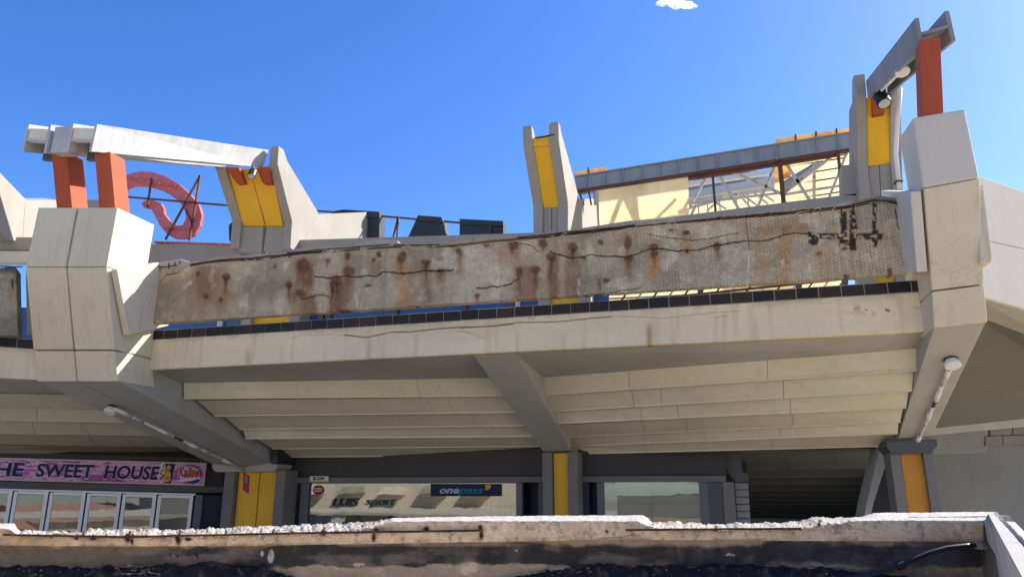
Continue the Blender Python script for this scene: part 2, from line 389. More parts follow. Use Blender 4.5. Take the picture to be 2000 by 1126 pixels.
# ------------------------------------------------------------------ stepped soffit
Zk = [2.10, 1.80, 1.55, 1.33, 1.13, .94]
Lk = [(387, 778, 976, 773), (435, 812, 1003, 805), (477, 838, 1024, 831), (514, 856, 1045, 852), (541, 876, 1063, 871), (576, 892, 1068, 888)]
Rk = [(1080, 770, 1779, 724), (1080, 803, 1769, 763), (1084, 827, 1760, 796), (1102, 853, 1750, 824), (1115, 871, 1747, 846), (1127, 886, 1719, 871)]
def ext(p, q, x0, x1):
    d = q - p
    return p + d * ((x0 - p.x) / d.x), p + d * ((x1 - p.x) / d.x)
def lerp(a, b, t): return a + (b - a) * t
def plank_row(parent, a0, a1, zt, b0, b1, zb, cuts, tread=.45, mat='plank'):
    """face from previous bottom edge (a, zt) set inward by `tread` down to bottom edge (b, zb)"""
    ts = [0] + cuts + [1]
    for t0, t1 in zip(ts[:-1], ts[1:]):
        g = .004 / max(.1, (b1 - b0).length)
        t0 += g; t1 -= g
        off = random.uniform(-.006, .006)
        r = []; lipA = []
        for t in (t0, t1):
            a = lerp(a0, a1, t); b = lerp(b0, b1, t)
            top = Vector((a.x, a.y + (b.y - a.y) * tread + off, zt + .015)); bot = Vector((b.x, b.y + off, zb))
            lipA.append(bot.copy())
            r.append([top, bot, Vector((b.x, b.y + .16 + off, zb)), Vector((b.x, b.y + .16 + off, zb + .07)), Vector((b.x, b.y + .08 + off, zb + .07)), Vector((top.x, top.y + .1, zt + .02))])
        o_ = Vector((0, -.035, -.01)); h_ = Vector((0, 0, .045)); k_ = Vector((0, .14, 0))
        lp_ = MB().loft(r); lp_.loft([[q + o_, q + o_ + h_, q + o_ + h_ + k_, q + o_ + k_] for q in lipA]); lp_.build('soffit_plank', M[mat], parent)
soff = empty('soffit', (-4, 17, 2.6), 'stepped cream plank underside of the terrace overhang', kind='structure')
def soffit_bay(L, x0, x1, topL, topR, cuts):
    prev = None
    a0, a1 = ext(pZ(*topL, 2.45), pZ(*topR, 2.45), x0, x1)
    # flat concrete strip behind the fascia
    MB().loft([[Vector((x0, 13.95, 2.6)), Vector((a0.x, a0.y + .12, 2.45)), Vector((a0.x, a0.y + .12, 2.75)), Vector((x0, 13.95, 2.9))],
               [Vector((x1, 13.95, 2.6)), Vector((a1.x, a1.y + .12, 2.45)), Vector((a1.x, a1.y + .12, 2.75)), Vector((x1, 13.95, 2.9))]]).build('soffit_strip', M['fasc_grey'], soff)
    zt = 2.45
    a0 = a0.copy(); a1 = a1.copy()
    first = True
    for k, (xa, ya, xb, yb) in enumerate(L):
        z = Zk[k]; b0, b1 = ext(pZ(xa, ya, z), pZ(xb, yb, z), x0, x1)
        plank_row(soff, a0, a1, zt, b0, b1, z, cuts[k], .05 if first else .38)
        tr = MB().loft([[Vector((a.x, a.y + (.0 if first else .02), zt + .03)), Vector((b.x, b.y + .2, zt + .03)), Vector((b.x, b.y + .2, zt + .12)), Vector((a.x, a.y, zt + .12))] for a, b in ((a0, b0), (a1, b1))])
        tr.build('soffit_tread', M['beam_grey'], soff)
        a0, a1, zt, first = b0, b1, z, False
    return a0, a1
cl = [[.33, .67, .73], [.36, .67, .73], [.42, .5, .71, .77], [.46, .58, .8], [.3, .5, .72], [.35, .62]]
cr = [[.285, .66], [.285, .37, .7], [.3, .41, .72], [.29, .43, .73], [.28, .48, .7], [.27, .41, .68]]
soffit_bay(Lk, -12.25, -3.95, (392, 748), (948, 739), cl)
e0, e1 = soffit_bay(Rk, -3.95, 3.5, (1050, 738), (1780, 682), cr)
# stairs underside going on down into the shade on the right
rows = [881, 899, 914, 930, 944, 956, 967, 976, 984, 991, 998, 1005, 1012]
lx = [1452, 1455, 1462, 1464, 1466, 1467, 1468, 1468, 1468, 1468, 1468, 1468, 1468]
rx = [1716, 1714, 1711, 1708, 1704, 1700, 1697, 1693, 1690, 1688, 1686, 1684, 1682]
Ts = [20.6 + .95 * i for i in range(13)]
stu = empty('stair_underside', (1, 22, .8), 'shaded stepped underside of a staircase going down right of the shops', kind='structure')
pb = None
for i, r in enumerate(rows):
    zz = ray(1600, r).z / ray(1600, r).y * Ts[i]
    b0 = pT(lx[i] - 60, r, Ts[i]); b1 = pT(rx[i] + 40, r - 2, Ts[i]); b0.z = zz + .01; b1.z = zz
    if pb is None: pb = (Vector((b0.x, 19.6, .95)), Vector((b1.x, 19.0, .95)), .95)
    plank_row(stu, pb[0], pb[1], pb[2], b0, b1, zz, [.34 + .1 * random.random(), .6 + .1 * random.random()], .4, 'stair_shade')
    MB().loft([[Vector((a.x, a.y + .02, pb[2] + .03)), Vector((b.x, b.y + .2, pb[2] + .03)), Vector((b.x, b.y + .2, pb[2] + .3)), Vector((a.x, a.y, pb[2] + .3))] for a, b in ((pb[0], b0), (pb[1], b1))]).build('soffit_tread', M['stair_shade'], stu)
    pb = (b0, b1, zz)

# ================================================================== FASCIA with tiles
def fascia(name, A, B, zb, zt, n, nu, nv, label, slots=None, depthv=None):
    """A,B plan points of the front face, n inward normal."""
    root = empty(name, (A.x, A.y, zb), label, 'edge beam')
    u = np.linspace(0, 1, nu); v = np.linspace(0, 1, nv)
    U, V = np.meshgrid(u, v)
    P = np.zeros((nv, nu, 3)); P[..., 0] = A.x + (B.x - A.x) * U; P[..., 1] = A.y + (B.y - A.y) * U; P[..., 2] = zt + (zb - zt) * V
    px, py = proj(P)
    X = P[..., 0]; Z = P[..., 2]
    base = np.array([.70, .585, .37]); C = np.ones((nv, nu, 3)) * base
    m = fbm(X * .7, Z * 1.5, 3)[..., None]; C *= .86 + .3 * m
    pale = sstep(.2, .9, V) * (.5 + .5 * fbm(X * 1.2, Z * .3, 9)); C = C * (1 - .3 * pale[..., None]) + np.array([.74, .66, .47]) * .3 * pale[..., None]
    stq = fbm(X * 8, Z * .5, 21, 5); f = (sstep(.55, .75, stq) * .22)[..., None]; C = C * (1 - f) + np.array([.38, .26, .13]) * f
    top = ((1 - sstep(0, .22, V)) * sstep(.35, .65, fbm(X * 5, Z * 3, 33)))[..., None] * .35; C = C * (1 - top) + np.array([.30, .22, .15]) * top
    wob = 3 * (fbm(X * 5, Z * 5, 5) - .5)
    if nu > 600:
        c6 = lambda L: [(240 + x * .38, 440 + y * .38) for x, y in L]; c7 = lambda L: [(900 + x * .46, 360 + y * .46) for x, y in L]
        cr_ = np.zeros_like(px)
        for L, wd, st in ((c6([(840, 580), (930, 562), (1000, 560), (1100, 562), (1180, 570)]), .5, .45), (c6([(1140, 562), (1250, 575), (1380, 548), (1480, 545), (1620, 530), (1780, 520), (1900, 518), (2000, 508)]), .95, 1), (c7([(0, 608), (150, 600), (250, 585), (400, 583), (520, 570), (640, 560)]), .9, .95),
                          (c7([(640, 560), (760, 560), (860, 568), (960, 556), (1080, 542), (1190, 535)]), .5, .6), (c6([(1700, 545), (1760, 545), (1800, 562), (1850, 580)]), .5, .5), (c7([(0, 620), (60, 630), (100, 650)]), .5, .4), (c7([(1080, 565), (1110, 555), (1140, 562)]), .5, .5)):
            cr_ = np.maximum(cr_, st * (1 - sstep(wd * .5, wd * 2, segd(px + wob, py + wob * .7, L))))
        C = C * (1 - .85 * cr_[..., None]) + np.array([.07, .05, .035]) * .85 * cr_[..., None]
        P[..., 1] += .01 * cr_
        for x0, y0, y1, ww, st in ((1268, 622, 676, 6, .8), (1712, 640, 662, 7, .5), (722, 655, 700, 4, .35), (812, 640, 690, 4, .3), (484, 670, 706, 5, .45), (1100, 640, 690, 5, .2), (1415, 600, 650, 5, .25), (1010, 640, 690, 4, .25)):
            q = (np.exp(-((px - x0 + wob * .5) / ww) ** 2) * sstep(y0, y0 + 25, py) * sstep(y1 + 25, y1 - 5, py) * st)[..., None]
            C = C * (1 - q) + np.array([.42, .20, .08]) * q
        pk = (np.exp(-((px - 1725) / 60) ** 2 - ((py - 603) / 9) ** 2) * sstep(.62, .68, fbm(X * 9, Z * 9, 77)))[..., None]
        C = C * (1 - pk) + np.array([.2, .16, .12]) * pk
    bk = P + np.array([n.x, n.y, 0]) * .25
    gridobj('render_face', P, C, M['paint_fascia'], root, bk, smooth=False)
    # mortar ledge and tiles
    d = (B - A); Ln = d.length; d = d.normalized()
    ax = lambda s, o, z: Vector((A.x, A.y, 0)) + d * s + n * o + Vector((0, 0, z))
    zt2 = zt + .215
    MB().prism([ax(0, -.006, zt), ax(Ln, -.006, zt), ax(Ln, -.006, zt2), ax(0, -.006, zt2)], n * .26).build('tile_bed', M['mortar'], root)
    w0 = .372; s = -.1 if nu > 600 else 0; me = None
    while s < Ln - .02:
        a = max(s, 0) + .009; b = min(s + w0, Ln) - .009
        if b - a > .04:
            jit = random.uniform(-.004, .004); tz = random.uniform(-.004, .004)
            full = abs((b - a) - (w0 - .018)) < .001
            if full and me is not None:
                o = bpy.data.objects.new('tile', me); COL.objects.link(o)
            else:
                mb = MB().prism([Vector((0, 0, 0)), d * (b - a), d * (b - a) + Vector((0, 0, .19)), Vector((0, 0, .19))], n * .02)
                o = mb.build('tile', M['tile'], root); 
                # build() subtracts the parent's location: undo so that the mesh stays local
                o.data.transform(Matrix.Translation(wloc(root)))
                bb = o.modifiers.new('bevel', 'BEVEL'); bb.width = .004; bb.segments = 1
                if full: me = o.data
            o.parent = root; o.location = ax(a, -.02 + jit, zt + .012 + tz) - wloc(root)
            if not o.modifiers: bb = o.modifiers.new('bevel', 'BEVEL'); bb.width = .004; bb.segments = 1
        s += w0
    return root
zb = 2.60
fascia('terrace_edge_beam', Vector((-12.2, 13.7, 0)), Vector((3.43, 13.7, 0)), zb, 3.27, Vector((0, 1, 0)), 1100, 50, 'long cracked cream edge beam with a row of dark glazed tiles along its top')

# ================================================================== BROKEN PARAPET BEAM
TB = 13.42
def broken_beam():
    topo = [(262, 524), (275, 521), (300, 515), (352, 508), (372, 512), (430, 502), (506, 498), (563, 491), (640, 484), (700, 480), (772, 475), (848, 474), (920, 468), (981, 462), (1040, 457), (1084, 453), (1130, 448), (1220, 438), (1314, 429), (1400, 421), (1498, 413), (1580, 405), (1645, 400), (1664, 396), (1690, 389), (1722, 385), (1748, 389), (1769, 402), (1773, 404)]
    nu, nv = 1500, 120
    u = np.linspace(0, 1, nu); v = np.linspace(0, 1, nv)
    tl = pT(264, 523, TB); tr = pT(1773, 403, TB); bl = pT(285, 632, TB); br = pT(1773, 534, TB)
    pxs = np.linspace(264, 1773, 400); tz = np.array([[pT(x, float(pl(topo, x)), TB).x, pT(x, float(pl(topo, x)), TB).z] for x in pxs])
    U, V = np.meshgrid(u, v)
    xt = tl.x + (tr.x - tl.x) * U; xb = bl.x + (br.x - bl.x) * U
    X = xt + (xb - xt) * V
    zt = np.interp(xt[0], tz[:, 0], tz[:, 1]) + .05 * (fbm(xt[0] * 5, xt[0] * 0, 3) - .5) + .03 * (fbm(xt[0] * 22, xt[0] * 0, 13) - .5)
    zbm = bl.z + (br.z - bl.z) * U + .012 * (fbm(X * 9, V * 0, 41) - .5)
    Z = zt[None, :] * (1 - V) + zbm * V
    Y = np.full_like(X, TB)
    P = np.stack([X, Y, Z], -1)
    px, py = proj(P)
    wx = px + 9 * (fbm(X * 2.5, Z * 2.5, 1) - .5) + 5 * (fbm(X * 9, Z * 9, 2) - .5); wy = py + 9 * (fbm(X * 2.5, Z * 2.5, 4) - .5) + 5 * (fbm(X * 9, Z * 9, 6) - .5)
    C = np.ones(P.shape) * np.array([.335, .295, .235])
    def blend(m, c, k=1.0):
        nonlocal C
        m = np.clip(m * k, 0, 1)[..., None]; C = C * (1 - m) + np.array(c) * m
    blend(sstep(.42, .68, fbm(X * .9, Z * 1.6, 8)), (.21, .185, .15), .75)
    blend(sstep(.50, .72, fbm(X * 1.3, Z * 2.2, 18)), (.46, .42, .35), .55)
    blend(sstep(.58, .7, fbm(X * .7 + 4, Z * 1.1, 28)), (.33, .20, .11), .35)
    blend(sstep(.6, .7, fbm(X * 3.2, Z * 3.2, 38)), (.52, .49, .43), .5)
    blend(sstep(.55, .7, fbm(X * 7, Z * .8, 48)), (.17, .15, .12), .3)
    # large tonal patches as seen
    for x0, y0, rx_, ry, c, k in ((520, 560, 60, 28, (.18, .155, .125), .7), (330, 600, 60, 30, (.20, .185, .15), .5), (400, 560, 30, 45, (.22, .11, .055), .55), (1150, 560, 110, 45, (.20, .18, .15), .35), (1420, 530, 120, 50, (.20, .185, .16), .4), (1240, 560, 50, 25, (.44, .42, .38), .35), (300, 540, 25, 20, (.46, .37, .24), .6), (1490, 510, 18, 60, (.36, .22, .09), .55), (1530, 500, 14, 80, (.34, .21, .09), .5), (1000, 500, 60, 40, (.40, .31, .25), .45), (1480, 440, 60, 25, (.40, .30, .22), .4), (1230, 430, 120, 12, (.42, .38, .33), .4)):
        blend(np.exp(-((wx - x0) / rx_) ** 2 - ((wy - y0) / ry) ** 2), c, k)
    RU = (.16, .07, .028); RD = (.05, .025, .017); OR = (.36, .17, .05)
    # rust patches (x0,y0,x1,y1)
    for x0, y0, x1, y1, c, k in ((576, 516, 612, 562, RU, .95), (568, 572, 618, 622, RU, .75), (645, 548, 672, 614, RU, .9), (672, 540, 692, 610, RU, .6), (1006, 520, 1050, 592, (.22, .10, .075), .75), (1070, 500, 1090, 590, RU, .8), (1104, 488, 1132, 588, RU, .6), (772, 510, 806, 605, OR, .6), (822, 515, 842, 590, RU, .5), (1268, 490, 1286, 545, OR, .75), (1219, 500, 1236, 545, RU, .55), (1330, 458, 1350, 490, OR, .65), (385, 520, 410, 580, RU, .45), (434, 548, 455, 600, OR, .5), (1480, 440, 1600, 458, RU, .4), (890, 492, 905, 545, RU, .5), (852, 530, 870, 556, RU, .6), (725, 510, 745, 545, RU, .45), (1396, 486, 1408, 505, RU, .5), (1520, 460, 1545, 560, OR, .35), (1620, 440, 1740, 500, (.38, .27, .18), .35), (1590, 480, 1620, 540, OR, .25), (975, 485, 1010, 520, (.33, .16, .11), .5)):
        m = sstep(x0 - 7, x0 + 5, wx) * sstep(x1 + 7, x1 - 5, wx) * sstep(y0 - 8, y0 + 8, wy) * sstep(y1 + 14, y1 - 12, wy)
        blend(m * (.55 + .6 * fbm(X * 14, Z * 2.0, 71)), c, k)
    spots = [(441, 541, 7, 7, RD, 40), (430, 586, 4, 5, RD, 0), (591, 517, 12, 13, RD, 30), (564, 556, 7, 7, RD, 34), (586, 571, 11, 8, RD, 0), (656, 548, 11, 8, RD, 60), (646, 560, 4, 10, RD, 55), (683, 529, 11, 9, RD, 25), (679, 499, 6, 8, RD, 0), (640, 508, 5, 5, RU, 12), (740, 496, 5, 7, RD, 0), (731, 508, 4, 4, RD, 0), (785, 503, 8, 10, RD, 30), (832, 512, 7, 5, RD, 50), (861, 529, 8, 4, RD, 16), (897, 489, 5, 9, RD, 30), (950, 478, 5, 5, RU, 0), (718, 557, 6, 3, RD, 0), (671, 605, 10, 3, RD, 0), (932, 577, 6, 4, RU, 8), (1001, 479, 9, 8, RD, 10), (1061, 474, 8, 7, RD, 8), (1077, 500, 9, 9, RD, 60), (1118, 481, 10, 9, RD, 35), (1175, 474, 5, 6, RD, 0), (1224, 474, 7, 11, RD, 10), (1227, 502, 8, 6, RD, 22), (1275, 482, 9, 7, RD, 18), (1277, 496, 6, 6, RD, 22), (1338, 453, 8, 4, RD, 0), (1342, 491, 5, 4, RD, 0), (1401, 481, 5, 8, RD, 14), (1013, 533, 6, 12, (.10, .045, .045), 40), (1044, 527, 9, 9, (.10, .04, .045), 50), (1224, 462, 3, 3, RD, 0), (1185, 545, 5, 4, RD, 0), (1173, 553, 3, 12, (.13, .11, .09), 0), (1740, 530, 4, 8, RD, 0), (1652, 540, 6, 4, RD, 0), (403, 578, 5, 5, RD, 0), (386, 534, 4, 4, RD, 0), (1600, 497, 4, 4, RD, 0), (536, 521, 3, 3, RD, 0), (554, 492, 4, 3, RD, 0), (1141, 502, 4, 3, RD, 0), (1310, 448, 4, 3, RD, 0)]
    for x0, y0, rx_, ry, c, dl in spots:
        r = ((wx - x0) / rx_) ** 2 + ((wy - y0) / ry) ** 2
        blend(sstep(1.9, .3, r) * (.55 + .7 * fbm(X * 18, Z * 18, 73)), c, .9)
        blend(np.exp(-r / 5), RU, .35)
        if dl:
            wdt = rx_ * (.28 + .35 * fbm(X * 0 + x0, Z * 6, 5))
            m = np.exp(-((wx - x0) / wdt) ** 2) * sstep(y0 - 2, y0 + 4, wy) * sstep(y0 + ry + dl + 10, y0 + ry, wy)
            blend(m, c if dl > 30 else RU, .8)
    # torn black marks on the right
    rg = fbm(X * 16, Z * 16, 91)
    for x0, y0, x1, y1 in ((1580, 455, 1640, 468), (1582, 458, 1596, 480), (1641, 413, 1651, 488), (1658, 411, 1670, 490), (1668, 454, 1722, 465), (1703, 448, 1714, 480), (1704, 396, 1710, 446), (1642, 470, 1668, 480)):
        m = sstep(x0 - 3, x0 + 1, wx) * sstep(x1 + 3, x1 - 1, wx) * sstep(y0 - 3, y0 + 1, wy) * sstep(y1 + 3, y1 - 1, wy)
        blend(m * sstep(.30, .44, rg), (.022, .018, .018), .96)
    for x0, y0, y1 in ((1462, 500, 540), (1461, 510, 560), (1529, 480, 530), (1580, 500, 540), (375, 540, 560), (1330, 530, 560), (1128, 540, 575)):
        blend(np.exp(-((wx - x0) / 2.6) ** 2) * sstep(y0 - 6, y0 + 6, wy) * sstep(y1 + 6, y1 - 6, wy) * sstep(.42, .62, fbm(X * 20, Z * 9, 97)), (.55, .52, .47), .7)
    # cracks
    c6 = lambda L: [(240 + x * .38, 440 + y * .38) for x, y in L]; c7 = lambda L: [(900 + x * .46, 360 + y * .46) for x, y in L]
    crk = np.zeros_like(px)
    jx = px + 5 * (fbm(X * 7, Z * 7, 51) - .5); jy = py + 6 * (fbm(X * 7, Z * 7, 52) - .5)
    for L, wd in ((c7([(380, 285), (430, 300), (470, 308), (560, 298), (650, 305), (700, 310), (740, 295), (800, 275), (870, 272), (920, 282), (1000, 275), (1060, 262), (1110, 255), (1200, 240), (1300, 237), (1370, 212), (1420, 205), (1480, 210)]), 1.0), (c7([(800, 215), (900, 225), (1000, 238), (1090, 225), (1180, 205)]), .5), (c7([(65, 440), (150, 432), (210, 420), (245, 400)]), .8), (c7([(500, 470), (600, 460), (760, 440)]), .45), (c7([(1210, 150), (1215, 210), (1225, 280)]), .4), (c7([(1845, 100), (1855, 160), (1865, 190)]), .7),
                  (c6([(985, 262), (1060, 268), (1130, 262), (1220, 258), (1300, 262), (1340, 240), (1450, 243), (1560, 235), (1700, 228)]), 1.1), (c6([(910, 378), (960, 368), (1030, 355), (1060, 360)]), .8), (c6([(1820, 320), (1900, 312), (2000, 300)]), .7), (c6([(175, 255), (190, 290), (230, 250), (290, 240)]), .6), (c6([(1460, 415), (1500, 412), (1550, 420)]), .4), (c7([(220, 225), (230, 245), (300, 260), (330, 285)]), .5)):
        crk = np.maximum(crk, (1 - sstep(wd * .4, wd * 2.0, segd(jx, jy, L))) * min(1, .4 + wd))
    blend(crk, (.03, .022, .018), .95)
    # broken crest: bare mortar lip with dark gap where the bars show
    crest = float(1) * (py - pl(topo, px))
    lip = sstep(13, 9, crest + 5 * (fbm(X * 3, Z * 0, 61) - .5) * 2) * sstep(360, 380, px)
    blend(lip, (.27, .245, .21), .8)
    gap = np.exp(-((crest - (7 + 4 * (fbm(X * 1.2, Z * 0, 64) - .5))) / 1.7) ** 2) * sstep(.32, .45, fbm(X * 1.7, Z * 0, 65)) * sstep(366, 380, px)
    blend(gap, (.035, .028, .025), .95)
    blend(sstep(16, 8, crest) * sstep(1640, 1700, px), (.13, .125, .12), .85)
    P[..., 1] += .035 * (fbm(X * .8, Z * .8, 81) - .5) + .02 * (fbm(X * 5, Z * 5, 82) - .5) + .03 * crk + .06 * gap - .03 * lip
    chip = sstep(318, 300, px) * sstep(20, 8, crest); P[..., 1] += .06 * chip
    bk = P.copy(); bk[..., 1] = TB + .19
    root = empty('broken_parapet_beam', (-4.4, TB, float(Z.min())), 'long crumbling grey concrete beam with rust stains and cracks spanning the two piers', 'concrete beam')
    C = C * np.array([1.62, 1.5, 1.2])
    gridobj('beam_body', P, C, M['paint_beam'], root, bk)
    def topp(x, dy=0, t=TB): return pT(x, float(pl(topo, x)) + dy, t)
    for x0, x1, dy, r in ((280, 345, 8, .012), (372, 640, 5, .014), (560, 760, 2, .011), (770, 860, 4, .012), (1010, 1240, 4, .014), (1085, 1500, 6, .012), (1400, 1760, 5, .015), (1560, 1700, 9, .010)):
        pts = [topp(x, dy + random.uniform(-1, 1), TB - .035 + random.uniform(-.01, .01)) for x in np.linspace(x0, x1, max(4, int((x1 - x0) / 25)))]
        MB().tube(pts, r, 6).build('reinforcing_bar', M['rod'], root)
    for x, h in ((300, 14), (330, 12), (342, 8), (350, 6), (565, 10), (700, 7), (1065, 9), (1585, 10), (1643, 20), (1667, 18), (1707, 12), (1752, 12), (1500, 6)):
        MB().tube([topp(x, 2, TB - .03), topp(x + random.uniform(-2, 2), 2 + h, TB - .02)], .011, 5).build('reinforcing_bar', M['rod'], root)
    for x in (480, 620, 785, 1077, 1300, 1590):
        a = topp(x, 8, TB - .05); pts = [a + Vector((k * .06 * random.choice((-1, 1)) * 0 + k * .07, random.uniform(-.03, .03), .05 * math.sin(k * 1.3 + x))) for k in range(6)]
        MB().tube(pts, .006, 4).build('loose_wire', M['wire'], root)
    # loose rubble slab lying on the left end
    q = [pT(x, y, TB) for x, y in ((270, 522), (300, 514), (352, 505), (368, 511), (374, 521), (345, 523), (300, 526))]
    MB().prism([p + Vector((0, -.02, 0)) for p in q], (0, .3, .02)).build('loose_slab', M['stone'], root, .02)
    q = [pT(x, y, TB + .22) for x, y in ((1555, 409), (1625, 400), (1690, 389), (1722, 385), (1748, 389), (1768, 402), (1768, 415), (1560, 418))]
    MB().prism(q, (0, .25, 0)).build('crest_mortar', M['channel'], root, .01)
    for (x0, x1, y0, y1) in ((505, 660, 492, 478), (690, 780, 470, 466), (1130, 1320, 441, 421)):
        q = [pT(x0, y0 + 10, TB + .2), pT(x1, y1 + 12, TB + .2), pT(x1 - 4, y1 + 3, TB + .2), pT((x0 + x1) / 2, (y0 + y1) / 2, TB + .2), pT(x0 + 6, y0 + 4, TB + .2)]
        MB().prism(q, (0, .22, 0)).build('crest_mortar', M['stone'], root, .01)
    return root
broken_beam()

# ================================================================== PIERS
XL = -12.2
def rot(v): return Vector(v)
def pier_half(name, rowsL, depthv, label, wings=(), bevel=.02, mat=None, cat='pier'):
    """rowsL: (left pt, right pt) from bottom to top; split in blocks with grooves"""
    root = empty(name, (rowsL[0][0][0] + rowsL[0][1][0]) / 2 if False else Vector(rowsL[0][0][0]).lerp(Vector(rowsL[0][0][1]), .5), label, cat)
    for nm, blk, dv in [(('pier_block'), b, d) for b, d in zip(rowsL, depthv)]:
        rings = []
        for (l, r) in blk:
            rings.append([Vector(l), Vector(r), Vector(r) + dv[1], Vector(l) + dv[0]])
        MB().loft(rings).build(nm, mat or M['pier'], root, bevel)
    return root
def TX(px, py, X=XL): return pX(px, py, X)
# right half of the left pier (its right side faces lie in the plane X = XL)
b0 = TX(230, 744); b1 = TX(222.6, 684.5); b2 = TX(222.6, 682); b3 = TX(208, 521.5); b4 = TX(208, 520.3); b5 = TX(229, 405)
lft = lambda px, py, ref: pT(px, py, ref.y)
gap_ = Vector((0, 0, .012))
DR = Vector((0.0, 1.25, 0)); DL = Vector((-.2, 1.2, 0))
def back(l, r, y): return None
rp = pier_half('concrete_pier',
    [[(lft(151, 744, b0), b0), (lft(146, 684.5, b1), b1)], [(lft(145.4, 682, b2), b2), (lft(131, 521.5, b3), b3)], [(lft(131, 520.3, b4), b4), (lft(153, 405, b5), b5)]],
    [(Vector((0, 1.1, 0)), Vector((0, 1.1, 0))), (Vector((0, 1.3, 0)), Vector((0, 1.3, 0))), (Vector((0, 1.2, 0)), Vector((0, 1.12, 0)))],
    'right half of the double left pier, cream render with a sunlit right side')
# thin wing slab on its right side
q = [TX(216, 527, XL + .03), TX(298, 513, XL + .03), TX(318, 636, XL + .03), TX(240, 655, XL + .03)]
MB().prism(q, (.16, 0, 0)).build('side_wing', M['pier'], rp, .015)
lp = pier_half('concrete_pier',
    [[(lft(72, 744, b0), lft(149, 744, b0)), (lft(66, 684.5, b1), lft(143.5, 684.5, b1))], [(lft(65, 682, b2), lft(142.5, 682, b2)), (lft(50, 521.5, b3), lft(128.5, 521.5, b3))], [(lft(50, 520.3, b4), lft(128, 520.3, b4)), (lft(75, 405, b5), lft(149, 405, b5))]],
    [(Vector((-.5, 1.0, 0)), Vector((-.0, 1.1, 0))), (Vector((-.5, 1.0, 0)), Vector((-.0, 1.3, 0))), (Vector((-.5, 1.0, 0)), Vector((-.0, 1.2, 0)))],
    'left half of the double left pier, shaded cream render')
q = [pT(50, 530, 12.6), pT(58, 530, 12.6), pT(66, 655, 12.9), pT(52, 653, 12.9)]
MB().prism(q, (0, .9, 0)).build('side_wing', M['pier'], lp, .01)
# right pier
XR = 3.43
r0 = pX(1824, 639, XR); r1 = pX(1820, 569, XR); r2 = pX(1820, 566, XR); r3 = pX(1804, 368, XR); r4 = pX(1804, 366.3, XR); r5 = pX(1783, 229, XR)
rt = empty('concrete_pier', r0, 'single right pier of peach render with pale upper block under a red post', 'pier')
def ring(l, r, dl, dr): return [Vector(l), Vector(r), Vector(r) + Vector(dr), Vector(l) + Vector(dl)]
MB().loft([ring(r0, lft(1929, 628, r0), (0, .9, 0), (.1, .9, 0)), ring(r1, lft(1922, 556, r1), (0, 1, 0), (.1, 1, 0))]).build('pier_block', M['pier'], rt, .02)
MB().loft([ring(r2, lft(1922, 553, r2), (0, 1.9, 0), (.1, 1, 0)), ring(r3, lft(1913, 348, r3), (0, 1.3, 0), (.1, 1.3, 0))]).build('pier_block', M['pier'], rt, .02)
MB().loft([ring(r4, lft(1912.5, 346.5, r4), (-.05, .75, 0), (.1, .9, 0)), ring(r5, lft(1884, 212, r5), (-.06, .75, 0), (.1, .9, 0))]).build('pier_block', M['wing'], rt, .035)
q = [pX(1737, 371, XR - .05), pX(1799, 372, XR - .05), pX(1812, 530, XR - .05), pX(1776, 528, XR - .05)]
MB().prism(q, (-.16, 0, 0)).build('side_wing', M['wing'], rt, .02)
MB().prism([pT(x, y, 12.75) for x, y in ((1905, 362), (1921, 360), (1938, 503), (1936, 512), (1915, 513))], (0, .45, 0)).build('side_wing', M['pier'], rt, .02)

# ================================================================== CANTILEVER BEAMS
TC = 19.3                      # front of the columns
def canti(name, nl, nr, fl, fr, depth0, depth1, label, mat='beam_grey'):
    nl, nr, fl, fr = map(Vector, (nl, nr, fl, fr)); up0 = Vector((0, 0, depth0)); up1 = Vector((0, 0, depth1))
    o = MB().loft([[nl, nr, nr + up0, nl + up0], [fl, fr, fr + up1, fl + up1]]).build(name, M[mat], bevel=.015, origin=fl.lerp(fr, .5))
    return tag(o, label, 'beam')
G = 'concrete beams carrying the overhang'
o = canti('cantilever_beam', lft(152, 746, b0) + Vector((0, .02, .02)), b0 + Vector((-.01, .02, .02)), pT(480, 915, TC), pT(532, 904, TC), .95, 2.4, 'sloping grey beam under the overhang rising to the right half of the left pier'); o['group'] = G
o = canti('cantilever_beam', lft(73, 746, b0) + Vector((0, .02, .02)), lft(149, 746, b0) + Vector((0, .02, .02)), pT(416, 906, TC), pT(477, 915, TC), .95, 2.4, 'sloping grey beam with a long tube lamp, rising to the left half of the left pier'); o['group'] = G
o = canti('cantilever_beam', pT(926, 696, 13.97), pT(1008, 691, 13.97), pT(1060, 881, TC), pT(1116, 879, TC), .3, 2.4, 'bare grey ceiling beam in the middle of the overhang above the yellow column'); o['group'] = G
o = canti('cantilever_beam', r0 + Vector((.01, .02, .01)), lft(1929, 628, r0) + Vector((-.01, .02, .01)), pT(1753, 858, 17.6), pT(1818, 855, 17.6), .75, 2.0, 'steep grey beam with tube lamp from the right pier down to the orange-yellow column'); o['group'] = G

